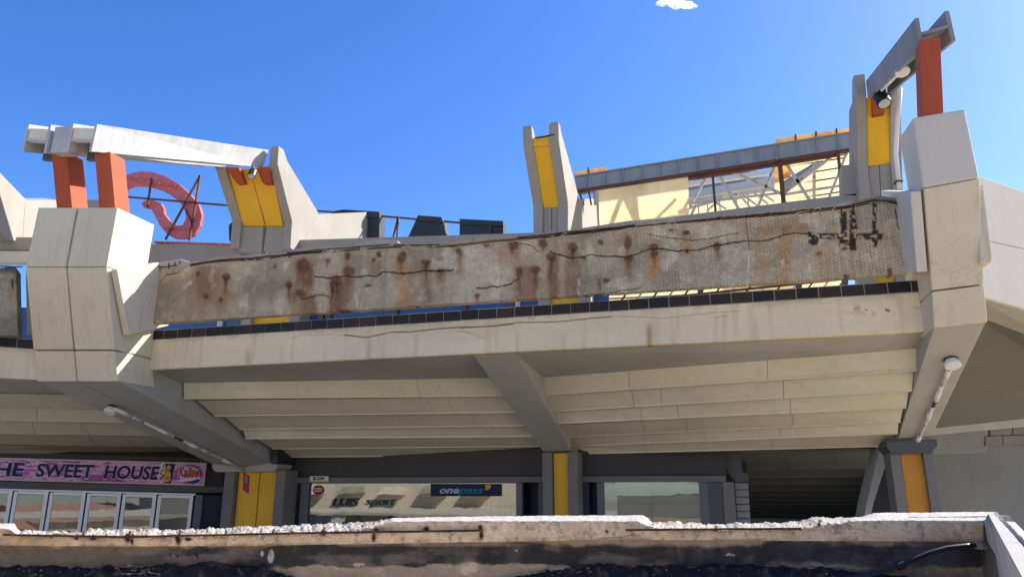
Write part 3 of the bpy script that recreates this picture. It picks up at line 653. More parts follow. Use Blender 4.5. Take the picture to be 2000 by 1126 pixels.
# ================================================================== COLUMNS at shop level
ZF = -3.2
def vert(px, py, t): p = pT(px, py, t); return p
def column(label, t, xs, ztop, panels, capd=None, lean=0):
    """xs: pixel x at row (edge list) left flank l,r, right flank l,r"""
    row = 940
    X = [pT(x, row, t).x for x in xs]
    root = empty('column', (sum(X) / 4, t, ZF), label, 'column')
    ln = lambda x, z: x
    for a, b, nm in ((X[0], X[1], 'flank'), (X[2], X[3], 'flank')):
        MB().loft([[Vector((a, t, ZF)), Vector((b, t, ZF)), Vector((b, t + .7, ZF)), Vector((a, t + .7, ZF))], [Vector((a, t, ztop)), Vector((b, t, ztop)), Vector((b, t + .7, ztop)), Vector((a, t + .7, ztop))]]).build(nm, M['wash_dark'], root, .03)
    n = len(panels)
    for i, (a, b) in enumerate(panels):
        xa, xb = pT(a, row, t).x, pT(b, row, t).x
        MB().box(xa, xb, t + .16, t + .5, ZF, ztop - .02).build('yellow_panel', M['yellow'], root, .012)
    MB().box(X[1] - .02, X[2] + .02, t + .3, t + .6, ZF, ztop - .03).build('core', M['navy'], root)
    return root
cL = column('double yellow column between grey flanks under the left pier, red tag hanging before it', TC, (437, 457, 537, 556), pT(480, 916, TC).z - .02, [(459, 499), (501, 536)])
cM = column('narrow single yellow column between the two shop windows', TC, (1059, 1078, 1109, 1129), .96, [(1079, 1108)])
TR = 17.6
rc = empty('column', pT(1790, 1010, TR), 'wide orange-yellow column with leaning grey flanks under the right beam', 'column')
def slab2(nm, q, t, th, mat, par, bev=.02):
    P = [pT(x, y, t) for x, y in q]
    return MB().prism(P, (0, th, 0)).build(nm, mat, par, bev)
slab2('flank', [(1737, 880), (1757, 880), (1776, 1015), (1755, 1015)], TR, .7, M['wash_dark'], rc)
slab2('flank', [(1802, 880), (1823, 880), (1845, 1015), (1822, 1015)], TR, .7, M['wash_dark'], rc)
slab2('yellow_panel', [(1757, 882), (1802, 882), (1823, 1018), (1775, 1018)], TR + .16, .4, M['amber'], rc)
q = [pT(x, y, TR - .12) for x, y in ((1731, 860), (1830, 856), (1832, 868), (1820, 884), (1742, 886), (1731, 872))]
MB().prism(q, (0, .9, 0)).build('column_cap', M['dkgrey'], rc, .02)
q = [pT(x, y, TC - .1) for x, y in ((414, 905), (541, 903), (541, 911), (534, 920), (421, 921), (414, 914))]
MB().prism(q, (0, .9, 0)).build('column_cap', M['beam_grey'], cL, .02)
q = [pT(x, y, TC - .3) for x, y in ((531, 870), (541, 872), (541, 903), (531, 906))]
MB().prism(q, (.0, 1.0, 0)).build('column_cap', M['navy'], cL, .01)

# ================================================================== SHOPS (main bay)
TS = 20.0
def pp(x, y, t=TS): return pT(x, y, t)
X0 = pp(556, 935).x; X1 = pp(1062, 935).x
zl0 = pp(800, 942).z; zl1 = pp(800, 930.5).z; zl2 = 1.25
def zrow(y, x=800, t=TS): return pT(x, y, t).z
def shop(label, xa, xb, posts, panes, t=TS, papers=(), lintel_x=None):
    root = empty('shopfront', ((xa + xb) / 2, t, ZF), label, 'shopfront')
    MB().box(xa, xb, t - .02, t + .3, zrow(930.5), zl2).build('fascia_board', M['brown'], root, .005)
    MB().box(lintel_x[0] if lintel_x else xa, lintel_x[1] if lintel_x else xb, t - .12, t + .2, zrow(942), zrow(931)).build('transom', M['midgrey'], root, .008)
    for a, b, m in posts:
        MB().box(pp(a, 980, t).x, pp(b, 980, t).x, t - .06, t + .12, ZF, zrow(942) - .003).build('post', M[m], root, .006)
    for a, b, ztopy in panes:
        MB().box(pp(a, 980, t).x, pp(b, 980, t).x, t + .02, t + .035, ZF, zrow(ztopy)).build('window_pane', M['glass'], root)
    for q, m in papers:
        P = [pT(x, y, t + .1) for x, y in q]
        MB().prism(P, (0, .01, 0)).build('window_paper', M[m], root)
    MB().box(xa, xb, t + 1.5, t + 1.6, ZF, zl2).build('back_wall', M['navy'], root)
    return root
sB = shop('wide papered shop window with green lettering and dark blue banner', X0, X1,
    [(588, 603, 'midgrey'), (1009, 1021, 'midgrey'), (1052, 1061, 'dkgrey'), (556, 570, 'dkgrey')], [(603, 1009, 943)],
    papers=[([(604, 945), (700, 944), (697, 1100), (598, 1100)], 'paper'), ([(701, 944), (752, 943), (742, 1100), (698, 1100)], 'paper'), ([(753, 944), (842, 944), (842, 1100), (744, 1100)], 'paper'), ([(843, 944), (900, 944), (897, 1100), (843, 1100)], 'paper'), ([(901, 944), (958, 944), (955, 1100), (898, 1100)], 'paper'), ([(960, 944), (1008, 944), (1008, 1100), (957, 1100)], 'paper')])
sC = shop('smaller shop window with loose beige papers right of the middle column', pp(1131, 935).x, pp(1420, 935).x,
    [(1131, 1151, 'navy'), (1167, 1180, 'midgrey'), (1367, 1384, 'midgrey'), (1384, 1412, 'dkgrey'), (1413, 1436, 'wash_dark')], [(1180, 1367, 936)],
    papers=[([(1206, 941), (1271, 941), (1275, 1100), (1218, 1100), (1210, 980), (1205, 978)], 'paper'), ([(1273, 942), (1320, 940), (1365, 941), (1367, 1100), (1277, 1100)], 'paper')], lintel_x=(pp(1131, 935).x, pp(1418, 935).x))
for x in (1186, 1354):
    q = [pT(x - 5, y, TS - .02) for y in (940, 946)]
    MB().prism([pT(x - 5 if x < 1300 else x - 10, 940, TS - .02), pT(x + 12, 940, TS - .02), pT(x + 12, 945, TS - .02), pT(x - 5 if x < 1300 else x - 10, 945, TS - .02)], (0, .03, 0)).build('hinge_plate', M['white'], sC, .003)
MB().tube([pT(x, y, TS + .06) for x, y in ((613, 1040), (613, 984), (616, 977), (624, 974), (985, 972), (996, 975), (1000, 984), (1000, 1040))], .02, 6).build('display_rail', M['drape'], sB, smooth=True)
MB().tube([pT(605, 987, TS + .07), pT(1008, 984, TS + .07)], .022, 6).build('display_rail', M['drape'], sB)
MB().tube([pT(1181, 984, TS + .06), pT(1366, 982, TS + .06)], .02, 6).build('display_rail', M['drape'], sC)
# rolled shutter beside the stairs
sh = empty('roller_shutter', pT(1450, 1010, TS + .3), 'narrow grey corrugated shutter at the foot of the dark stairs, right of the papered window', 'shutter')
for k in range(7):
    y0 = 942 + k * 14
    MB().prism([pT(1434 + k * 1.0, y0, TS + .3), pT(1461 + k * .9, y0, TS + .3), pT(1462 + k * .9, y0 + 13, TS + .3), pT(1435 + k, y0 + 13, TS + .3)], (0, .1, 0)).build('shutter_slat', M['zinc'], sh, .02)
q = [pT(x, y, TS + .25) for x, y in ((1405, 880), (1446, 882), (1450, 920), (1462, 925), (1462, 940), (1436, 941), (1424, 925), (1412, 905))]
MB().prism(q, (0, .5, 0)).build('shutter_housing', M['dkgrey'], sh, .01)
# dark side wall between stairs and right column
sw = MB().prism([pT(x, y, 18.6) for x, y in ((1719, 872), (1731, 870), (1737, 885), (1705, 985), (1700, 1010), (1688, 1010), (1692, 985))], (0, 1.2, 0)).build('stair_stringer', M['beam_grey'], bevel=.01)
tag(sw, 'grey sloping side beam of the staircase left of the orange-yellow column', 'stringer')
tag(MB().prism([pT(x, y, 19.6) for x, y in ((1705, 940), (1728, 880), (1755, 880), (1775, 1030), (1702, 1030))], (0, .2, 0)).build('back_panel', M['navy']), 'dark panel behind the right column at the stair side', 'wall panel')
# recess walls
tag(MB().box(pp(1022, 980).x, pp(1052, 980).x, TS + .8, TS + .9, ZF, zl1).build('recess_door', M['navy']), 'dark narrow door recess just left of the middle column', 'door')
tag(MB().box(pp(1151, 980).x, pp(1167, 980).x, TS + .5, TS + .6, ZF, zl1).build('recess_door', M['navy']), 'dark narrow door recess just right of the middle column', 'door')
tag(MB().box(pp(568, 980).x, pp(590, 980).x, TS + .5, TS + .6, ZF, zl1).build('recess_door', M['navy']), 'dark narrow door recess just right of the double yellow column', 'door')
tag(MB().box(-13.9, .6, TS + 1.7, TS + 2.0, ZF, 1.2).build('shop_back_wall', M['brown']), 'dark wall closing the shops at the back', 'wall')

# ------------------------------------------------------------------ lettering
def text(body, quad, mat, parent, name='lettering', shear=0, offset=0, th=.012, space=1.0, outline=0):
    cu = bpy.data.curves.new('t', 'FONT'); cu.body = body; cu.size = 1; cu.shear = shear; cu.offset = offset; cu.space_character = space; cu.extrude = .5; cu.resolution_u = 3
    if outline: cu.fill_mode = 'NONE'; cu.extrude = 0; cu.bevel_depth = outline; cu.bevel_resolution = 1
    ob = bpy.data.objects.new('t', cu); COL.objects.link(ob); bpy.context.view_layer.update()
    me = bpy.data.meshes.new_from_object(ob.evaluated_get(bpy.context.evaluated_depsgraph_get()))
    bpy.data.objects.remove(ob)
    co = np.zeros(len(me.vertices) * 3); me.vertices.foreach_get('co', co); co = co.reshape(-1, 3)
    mn, mx = co.min(0), co.max(0); uv = (co - mn) / np.maximum(mx - mn, 1e-6)
    a, b, c, d = [np.array(p) for p in quad]          # TL, TR, BR, BL
    n = np.cross(b - a, d - a); n /= np.linalg.norm(n)
    if np.dot(n, a) > 0: n = -n                       # towards the viewer
    u = uv[:, :1]; v = uv[:, 1:2]
    P = (d * (1 - u) + c * u) * (1 - v) + (a * (1 - u) + b * u) * v + n * (uv[:, 2:3]) * th - np.array(wloc(parent))
    me.vertices.foreach_set('co', P.ravel()); me.update(); me.materials.clear(); me.materials.append(mat)
    o = bpy.data.objects.new(name, me); COL.objects.link(o); o.parent = parent
    return o
def quad(x0, y0, x1, y1, t, dy0=0, dy1=0): return [pT(x0, y0, t), pT(x1, y0 + dy0, t), pT(x1, y1 + dy1, t), pT(x0, y1, t)]
M['green'] = plain('green_vinyl', (.02, .16, .09)); M['dgreen'] = plain('dark_green_vinyl', (.015, .04, .03)); M['redv'] = plain('red_vinyl', (.35, .02, .05)); M['whitev'] = plain('white_vinyl', (.65, .65, .6))
M['teal'] = plain('teal_vinyl', (.01, .16, .26)); M['goldv'] = plain('gold_vinyl', (.50, .36, .05)); M['navyv'] = plain('navy_vinyl', (.008, .012, .05)); M['letnavy'] = plain('navy_lettering', (.012, .012, .06)); M['greyv'] = plain('grey_vinyl', (.42, .46, .46))
lt = empty('shop_lettering', pT(712, 992, TS), 'green outlined shop name in slanted letters on the papered window', 'lettering')
text('LUIS', quad(648, 972, 700, 987, TS - .01), M['dgreen'], lt, shear=.3, offset=.01)
text('sport', quad(712.5, 973, 771.5, 989.5, TS - .02), M['green'], lt, shear=.3, offset=.01)
bn = empty('banner', pT(909, 969, TS - .05), 'dark blue banner with a white and teal logo inside the papered window', 'banner')
MB().prism(quad(841, 944, 978, 968, TS - .04), (0, .02, 0)).build('banner_sheet', M['navyv'], bn)
text('one', quad(859, 953, 897, 963, TS - .045), M['greyv'], bn, shear=.3, offset=.03)
text('pass', quad(894, 953, 945, 967.5, TS - .045), M['teal'], bn, shear=.3, offset=.03)
q = [(947, 945.5), (958.5, 945.5), (958.6, 950), (956.5, 953.5), (952, 956), (946.5, 956), (948, 952), (948.2, 948.5)]
MB().prism([pT(x, y, TS - .06) for x, y in q], (0, .012, 0)).build('leaf_mark', M['goldv'], bn)
pt = empty('number_plate', pT(623, 940, TS - .14), 'small pale plate reading B-239 on the grey lintel', 'sign')
MB().prism(quad(605, 929, 641, 940.5, TS - .16), (0, .03, 0)).build('plate', M['whitev'], pt, .003)
MB().prism(quad(605, 938.6, 641, 940.8, TS - .165), (0, .004, 0)).build('yellow_stripe', M['goldv'], pt)
text('B-239', quad(612, 930.5, 633.5, 937, TS - .165), M['black'], pt, offset=.03)
st = empty('sticker', pT(621, 965, TS), 'red octagonal sticker in the top left corner of the papered window', 'sticker')
oc = [pT(621 + 11 * math.cos(math.radians(22.5 + 45 * k)), 956 + 10 * math.sin(math.radians(22.5 + 45 * k)), TS - .01) for k in range(8)]
MB().prism(oc, (0, .008, 0)).build('sticker_sheet', M['redv'], st)
MB().prism(quad(612, 952.5, 630, 954.5, TS - .02), (0, .004, 0)).build('sticker_print', M['whitev'], st)
MB().prism(quad(613, 957, 629, 959, TS - .02), (0, .004, 0)).build('sticker_print', M['whitev'], st)
tgm = empty('hanging_sign', pT(480, 905, TC - .3), 'small dark red tag hanging edge-on from the tube lamp end before the double yellow column', 'sign')
MB().prism([pT(475, 921, 18.9), pT(487, 928, 18.9), pT(485, 963, 18.9), pT(474, 956, 18.9)], (0, .02, 0)).build('tag_sheet', M['redv'], tgm)
MB().prism([pT(478, 926, 18.88), pT(484, 929, 18.88), pT(483, 944, 18.88), pT(477.5, 941, 18.88)], (0, .01, 0)).build('tag_print', plain('grey_print', (.2, .17, .14)), tgm)
MB().tube([pT(478, 914, 18.9), pT(478, 923, 18.9)], .008, 5).build('hanger', M['rod'], tgm)

# ================================================================== LEFT BAY (turned towards the right)
LD = Vector((.78, .625, 0)).normalized(); LN = Vector((-LD.y, LD.x, 0))
LP0 = Vector((-13.55, 13.45, 0))
def pl_(px, py, off): return pN(px, py, LP0 + LN * off, LN)
a = pl_(-60, 737, 0); b = pl_(85, 741, 0)
fz0 = pl_(30, 739, 0).z; fz1 = pl_(30, 679, 0).z
fascia('terrace_edge_beam', Vector((a.x, a.y, 0)), Vector((b.x, b.y, 0)), fz0, fz1, LN, 160, 30, 'short piece of cream edge beam with dark tiles at the left border of the picture')
# broken beam of the left bay
nu, nv = 260, 90
U, V = np.meshgrid(np.linspace(0, 1, nu), np.linspace(0, 1, nv))
A0 = np.array(pl_(-60, 520, -.3)); B0 = np.array(pl_(31, 523, -.3)); A1 = np.array(pl_(-60, 652, -.3)); B1 = np.array(pl_(34, 656, -.3))
P = (A0 * (1 - U[..., None]) + B0 * U[..., None]) * (1 - V[..., None]) + (A1 * (1 - U[..., None]) + B1 * U[..., None]) * V[..., None]
X, Z = P[..., 0], P[..., 2]
P[..., 2] += (1 - V) * .07 * (fbm(X * 8, X * 0, 4) - .5)
C = np.ones(P.shape) * np.array([.30, .27, .21]); m = sstep(.4, .7, fbm(X * 2, Z * 2, 5))[..., None]; C = C * (1 - m) + np.array([.19, .17, .14]) * m
m = sstep(.5, .7, fbm(X * 3 + 9, Z * 1, 15))[..., None] * .6; C = C * (1 - m) + np.array([.32, .18, .07]) * m
m = (sstep(.12, .05, V) * .9)[..., None]; C = C * (1 - m) + np.array([.1, .1, .1]) * m
C = C * np.array([1.4, 1.38, 1.15])
bk = P + np.array([LN.x, LN.y, 0]) * .0 + np.array(LN) * .55
lb = empty('broken_parapet_beam', tuple(P[-1, nu // 2]), 'end of a second broken mesh-rendered beam at the left border, beside the left pier', 'concrete beam')
gridobj('beam_body', P, C, M['paint_beam'], lb, bk)
for x, y0, y1 in ((24, 545, 562), (12, 520, 527), (34, 540, 552)):
    MB().tube([pl_(x, y0, -.33), pl_(x, y1, -.33)], .012, 5).build('reinforcing_bar', M['rod'], lb)
MB().tube([pl_(-20, 519, -.33), pl_(10, 520, -.36), pl_(30, 521, -.33), pl_(44, 520, -.2)], .015, 5).build('reinforcing_bar', M['rod'], lb)
# left soffit
Ll = [((0, 764), (112, 766)), ((0, 794), (179, 797.6)), ((0, 821.7), (239, 825.4)), ((0, 846.5), (294, 851)), ((0, 866.6), (344, 873)), ((0, 883.7), (387, 892))]
zl = [fz0 - .12, 2.0, 1.72, 1.47, 1.26, 1.05]
sl_ = empty('soffit', (-15, 15, 2), 'stepped plank underside of the overhang above the pink shop sign', kind='structure')
def pzz(p, z): return pZ(p[0], p[1], z)
prev = None
for k, (p, q_) in enumerate(Ll):
    P_, Q_ = pzz(p, zl[k]), pzz(q_, zl[k]); d = Q_ - P_; A_ = P_ - d * (.35 if k > 1 else .7); B_ = P_ + d * (1.35 if k > 1 else 2.1)
    if prev is None:
        fa = Vector((a.x, a.y, fz0)) + LN * .02; fb = Vector((b.x, b.y, fz0)) + LN * .02
        MB().loft([[fa, A_, A_ + Vector((0, 0, .2)), fa + Vector((0, 0, .2))], [fb, B_, B_ + Vector((0, 0, .2)), fb + Vector((0, 0, .2))]]).build('soffit_strip', M['fasc_grey'], sl_)
    else:
        pa, pb_ = prev; zt = zl[k - 1]; ts = [0] + sorted(random.uniform(.2, .8) for _ in range(2)) + [1]
        for t0, t1 in zip(ts[:-1], ts[1:]):
            r = []
            for t in (t0 + .001, t1 - .001):
                a_ = lerp(pa, pb_, t); b_ = lerp(A_, B_, t); top = a_.lerp(b_, .38); top.z = zt + .02
                r.append([top, b_, b_ + LN * .15, b_ + LN * .15 + Vector((0, 0, .07)), b_ + LN * .08 + Vector((0, 0, .07)), top + LN * .1])
            MB().loft(r).build('soffit_plank', M['plank'], sl_)
        MB().loft([[Vector((u_.x, u_.y, zt + .03)), Vector((v_.x, v_.y, zt + .03)) + LN * .2, Vector((v_.x, v_.y, zt + .14)) + LN * .2, Vector((u_.x, u_.y, zt + .14))] for u_, v_ in ((pa, A_), (pb_, B_))]).build('soffit_tread', M['beam_grey'], sl_)
    prev = (A_, B_)
# left deck above, blocks the sun
fa = Vector((a.x, a.y, fz1 - .1)) + LN * .3; fb = Vector((-13.6, 13.6, fz1 - .1)) + LN * .0
MB().prism([fa, Vector((-12.9, 13.95, fz1 - .1)), Vector((-13.2, 20, fz1 - .1)), fa + LN * 7], (0, 0, .15)).build('terrace_floor', M['wash'])
bpy.data.objects['terrace_floor.001']['kind'] = 'structure'; bpy.data.objects['terrace_floor.001']['label'] = 'concrete terrace deck of the left bay'

# left shop: board sign, folding windows
SO = 6.0
def ps(px, py, d=0): return pl_(px, py, SO + d)
sA = empty('shopfront', ps(200, 1000), 'shop front with folding aluminium windows under the pink sign', 'shopfront')
sg = empty('sign_board', ps(200, 940, -.3), 'long pink and purple lightbox sign with navy letters above the folding windows', 'sign')
P4 = [ps(-80, 891, -.25), ps(404, 903, -.25), ps(399, 948, -.25), ps(-80, 935, -.25)]
def b4(u, v, d=0, P4=P4):
    a_, b_, c_, d_ = P4; return (a_.lerp(b_, u)).lerp(d_.lerp(c_, u), v) - LN * d
MB().prism(P4, LN * .2).build('sign_case', plain('cream_metal_frame', (.55, .45, .32)), sg, .006)
def sign_m():
    s = NT('pink_printed_film'); wv = s.n('ShaderNodeTexNoise'); wv.inputs['Scale'].default_value = 1.6; wv.inputs['Detail'].default_value = 3; wv.inputs['Distortion'].default_value = 1.6
    s.t.links.new(s.pos((.8, .8, 5)), wv.inputs['Vector'])
    col = s.ramp(wv.outputs['Fac'], [(.36, (.30, .03, .22)), (.46, (.44, .10, .34)), (.50, (.62, .36, .50)), (.60, (.52, .22, .42)), (.68, (.66, .46, .55))])
    return s.fin(col, .4, 0, .4)
M['pink'] = sign_m()
MB().prism([b4(.0, .06, .01), b4(.992, .06, .01), b4(.992, .94, .01), b4(.0, .94, .01)], LN * .008).build('printed_face', M['pink'], sg)
def su(px): return (px + 80) / (401.0 + 80)
def tq(x0, x1, v0, v1, d=.012): return [b4(su(x0), v0, d), b4(su(x1), v0, d), b4(su(x1), v1, d), b4(su(x0), v1, d)]
for wd, x0, x1 in (('THE', -42, 39), ('SWEET', 59, 171), ('HOUSE', 190, 303)):
    text(wd, tq(x0 - .6, x1 + .6, .17, .84), M['whitev'], sg, 'letter_edge', shear=.15, offset=.045, th=.004)
    text(wd, tq(x0, x1, .2, .81, .02), M['letnavy'], sg, shear=.15, offset=.03, th=.01)
M['foodk'] = plain('dark_print', (.03, .02, .02)); M['yel2'] = plain('yellow_print', (.55, .38, .06)); M['red2'] = plain('red_print', (.50, .02, .03)); M['ice'] = plain('pale_blue_print', (.40, .52, .58)); M['peach'] = plain('peach_print', (.6, .33, .15)); M['blue2'] = plain('blue_print', (.01, .02, .18)); M['pinkw'] = plain('pale_pink_print', (.68, .55, .55))
def blob(cx, cy, rx_, ry, m, d, n=12, nm='picture_patch'):
    pts = [b4(su(cx + rx_ * math.cos(2 * math.pi * k / n)), cy + ry * math.sin(2 * math.pi * k / n), d) for k in range(n)]
    MB().prism(pts, LN * .003).build(nm, m, sg)
MB().prism([b4(su(311), .08, .016), b4(su(334), .08, .016), b4(su(329), .93, .016), b4(su(303), .93, .016)], LN * .003).build('picture_patch', M['foodk'], sg)
for cx, cy, rx_, ry, m in ((318, .75, 10, .13, 'peach'), (320, .58, 7, .2, 'yel2'), (317, .35, 6, .18, 'red2'), (308, .32, 7, .27, 'pinkw'), (303, .55, 7, .14, 'pinkw'), (309, .86, 6, .08, 'pinkw'), (321, .25, 4, .1, 'pinkw')):
    blob(cx, cy, rx_, ry, M[m], .022)
for cx, cy in ((310, .2), (308, .38), (300, .52), (306, .53), (293, .6)): blob(cx, cy, 2.2, .055, M['red2'], .026, 8)
blob(366, .5, 29, .42, plain('violet_print', (.32, .04, .30)), .018, 20)
blob(364, .5, 24, .32, M['ice'], .021, 16)
text('Kalise', tq(342, 387, .16, .68, .026), M['whitev'], sg, 'logo_edge', shear=.1, offset=.08, th=.004)
text('Kalise', tq(343, 386, .18, .66, .032), M['red2'], sg, 'logo_letters', shear=.1, offset=.035, th=.006)
MB().prism([b4(su(340), .80, .026), b4(su(390), .60, .026), b4(su(391), .70, .026), b4(su(350), .86, .026)], LN * .003).build('picture_patch', M['whitev'], sg)
MB().prism([b4(su(365), .86, .03), b4(su(392), .70, .03), b4(su(386), .85, .03), b4(su(375), .93, .03)], LN * .003).build('logo_swoosh', M['blue2'], sg)
# structure around
MB().prism([ps(-120, 881, 0), ps(436, 894, 0), ps(436, 950, 0), ps(-120, 936, 0)], LN * .2).build('fascia_board', M['brown'], sA)
MB().prism([ps(-120, 936, -.1), ps(438, 949, -.1), ps(436, 962, -.1), ps(-120, 950, -.1)], LN * .2).build('transom', M['dkgrey'], sA, .005)
zt_ = ps(200, 957).z
def vpost(x0, x1, y, d, th, m, nm, par, zb_=ZF, ztp=None):
    p0 = ps(x0, y, d); p1 = ps(x1, y, d); ztp = ztp if ztp is not None else p0.z
    MB().prism([Vector((p0.x, p0.y, zb_)), Vector((p1.x, p1.y, zb_)), Vector((p1.x, p1.y, ztp)), Vector((p0.x, p0.y, ztp))], LN * th).build(nm, m, par, .006)
MB().prism([ps(-60, 951.5, -.06), ps(382, 963, -.06), ps(382, 966.5, -.06), ps(-60, 955, -.06)], LN * .12).build('head_frame', M['frame'], sA, .004)
edges = [-45, 27, 97, 170, 239, 308, 380]
for e0_, e1_ in zip(edges[:-1], edges[1:]):
    yt = 955 + (e0_ + 45) * .026
    wn = empty('folding_window', ps((e0_ + e1_) / 2, 990) - wloc(sA)); wn.parent = sA
    for x0, x1 in ((e0_ + 1, e0_ + 8), (e1_ - 9, e1_ - 2)):
        p0 = ps(x0, yt + 2, -.03); p1 = ps(x1, yt + 2, -.03)
        MB().prism([Vector((p0.x, p0.y, ZF)), Vector((p1.x, p1.y, ZF)), p1, p0], LN * .06).build('frame', M['frame'], wn, .005)
    MB().prism([ps(e0_ + 8, yt + 1, -.03), ps(e1_ - 9, yt + 2.5, -.03), ps(e1_ - 9, yt + 8.5, -.03), ps(e0_ + 8, yt + 7, -.03)], LN * .06).build('frame', M['frame'], wn, .005)
    p0 = ps(e0_ + 8, yt + 8, 0); p1 = ps(e1_ - 9, yt + 9, 0)
    MB().prism([Vector((p0.x, p0.y, ZF)), Vector((p1.x, p1.y, ZF)), p1, p0], LN * .01).build('window_pane', M['glass'], wn)
    if e0_ > -40:
        w_ = .55 if e0_ not in (308, 239) else 1
        p0 = ps(e0_ + 6, yt + 5, .25); p1 = ps(e0_ + (e1_ - e0_) * w_, yt + 6, .25)
        MB().prism([Vector((p0.x, p0.y, ZF)), Vector((p1.x, p1.y, ZF)), p1, p0], LN * .02).build('curtain', M['drape'], wn)
vpost(382, 397, 966, -.05, .2, M['midgrey'], 'post', sA)
vpost(397, 437, 966, .3, .1, M['navy'], 'side_panel', sA)
MB().prism([ps(-200, 870, 1.3), ps(450, 880, 1.3), ps(450, 1200, 1.3), ps(-200, 1200, 1.3)], LN * .1).build('back_wall', M['brown'], sA)

# ================================================================== UPPER STOREY
TU = 19.0
# band / low wall behind the beam
wb0 = pT(590, 467, TU + .5); wb1 = pT(1675, 377, TU + .5)
def zat(px, py, t=TU + .5): return pT(px, py, t).z
zu = (zat(700, 462) + zat(1300, 414)) / 2
def upwall(name, xa, xb, z0, z1, t, mat, label, cat='wall', tilt=None):
    o = MB().box(xa, xb, t, t + .3, z0, z1).build(name, M[mat], bevel=.01); return tag(o, label, cat)
q = [pT(560, 469, TU + .5), pT(1044, 454, TU + .5), pT(1044, 490, TU + .5), pT(560, 510, TU + .5)]
tag(MB().prism(q, (0, .3, 0)).build('terrace_wall', M['wash'], bevel=.01), 'low speckled concrete wall behind the broken beam between left and middle buttresses', 'wall')
q = [pT(1125, 447, TU + .5), pT(1680, 376, TU + .5), pT(1680, 400, TU + .5), pT(1125, 470, TU + .5)]
tag(MB().prism(q, (0, .3, 0)).build('terrace_wall', M['wash'], bevel=.01), 'low speckled concrete wall under the translucent canopy, right of the middle buttress', 'wall')
q = [pT(285, 476, TU + .5), pT(470, 475, TU + .5), pT(470, 530, TU + .5), pT(285, 530, TU + .5)]
tag(MB().prism(q, (0, .3, 0)).build('terrace_wall', M['wash'], bevel=.01), 'low speckled wall between the left pier and the left buttress, rusty strip on top', 'wall')
tag(MB().prism([pT(300, 470, TU + .45), pT(452, 475, TU + .45), pT(452, 478, TU + .45), pT(300, 473, TU + .45)], (0, .4, 0)).build('wall_flashing', M['letterred']), 'thin faded red metal strip lying on the wall under the round red letter', 'flashing')
# storey windows seen through the slot
uw = empty('upper_window_row', pT(700, 640, TU + .8), 'dark blue windows with pale mullions seen through the slot under the broken beam', 'window')
zlo, zhi = 3.3, 6.1
xa, xb = pT(300, 640, TU + .8).x, pT(1190, 600, TU + .8).x
MB().box(xa, xb, TU + .8, TU + .85, zlo, zhi).build('window_pane', M['blue'], uw)
for x in (430, 470, 478, 590, 625, 640, 770, 905, 1000, 1010, 1055, 1140):
    X_ = pT(x, 620, TU + .7).x; MB().box(X_ - .09, X_ + .09, TU + .7, TU + .8, zlo, zhi).build('mullion', M['alu' if x in (430, 590, 1010, 1140) else 'dkgrey'], uw)
for x0, x1, lbl in ((498, 572, 'yellow column under the left buttress, glimpsed through the slot below the broken beam'), (1078, 1132, 'yellow column under the middle buttress, glimpsed through the slot below the broken beam'), (1715, 1756, 'yellow column glimpsed through the slot at the right end of the broken beam')):
    X_0, X_1 = pT(x0, 620, TU + .4).x, pT(x1, 620, TU + .4).x
    r_ = empty('column', (X_0, TU + .4, 3.3), lbl, 'column')
    MB().box(X_0, X_1, TU + .4, TU + .6, 3.3, 5.9).build('yellow_panel', M['yellow'], r_)
    MB().box(X_0 - .35, X_0 - .003, TU + .2, TU + .8, 3.3, 5.9).build('flank', M['wash'], r_, .01)
    MB().box(X_1 + .003, X_1 + .35, TU + .2, TU + .8, 3.3, 5.9).build('flank', M['wash'], r_, .01)

def buttress(label, tF, left, right, panels, bases, fins=(), th=.7):
    """left/right: outer+inner px at top, bend, low bend, foot ; flank front strips"""
    root = empty('buttress', pT(left[-1][0], left[-1][2], tF), label, 'buttress')
    for L in (left, right):
        # rows: (xl, xr, y, t)
        rings = []
        for (xl, xr, y, t) in L:
            a_ = pT(xl, y, t); b_ = pT(xr, y, t); b_.z = a_.z
            rings.append((a_, b_))
        rr = []
        for i, (a_, b_) in enumerate(rings):
            d = th if i > 0 else th * .35
            rr.append([a_, b_, b_ + Vector((0, d, 0)), a_ + Vector((0, d, 0))])
        MB().loft(rr).build('flank', M['wash'], root, .015)
    for q, t in panels:
        MB().prism([pT(x, y, t[0] if i < 2 else t[1]) for i, (x, y) in enumerate(q)], (0, .2, 0)).build('yellow_panel', M['yellow'], root, .006)
    for q, t in bases:
        MB().prism([pT(x, y, t) for x, y in q], (0, .25, 0)).build('base_panel', M['wash'], root, .012)
    for q, X_ , w_ in fins:
        MB().prism([pX(x, y, X_) for x, y in q], (-w_, 0, 0)).build('fin', M['wash'], root, .01)
    return root
t2 = t3 = TU
# left buttress (its outer faces keep one X plane, the top leans towards the plaza)
xf = pT(570, 434, t2).x; t0 = pX(543, 300, xf).y
bl_ = buttress('double yellow buttress with sloping fins joined to the left channel beams', TU,
    [(419, 438, 326, t0), (421, 440, 331, t0), (453.7, 471, 433, t2), (448.5, 466, 485, t3)],
    [(528, 544, 287, t0), (525, 542, 323, t0), (555, 570, 434, t2), (552, 567, 486, t3)],
    [([(438, 330), (487, 330), (517, 441), (473, 441)], (t0 + .1, t2 + .12)), ([(489, 330), (528, 323), (553, 441), (520, 441)], (t0 + .1, t2 + .12))],
    [([(468, 442), (514, 442), (510, 494), (464, 490)], t2 + .1), ([(521, 442), (556, 442), (553, 490), (514, 490)], t2 + .1)], th=.8)
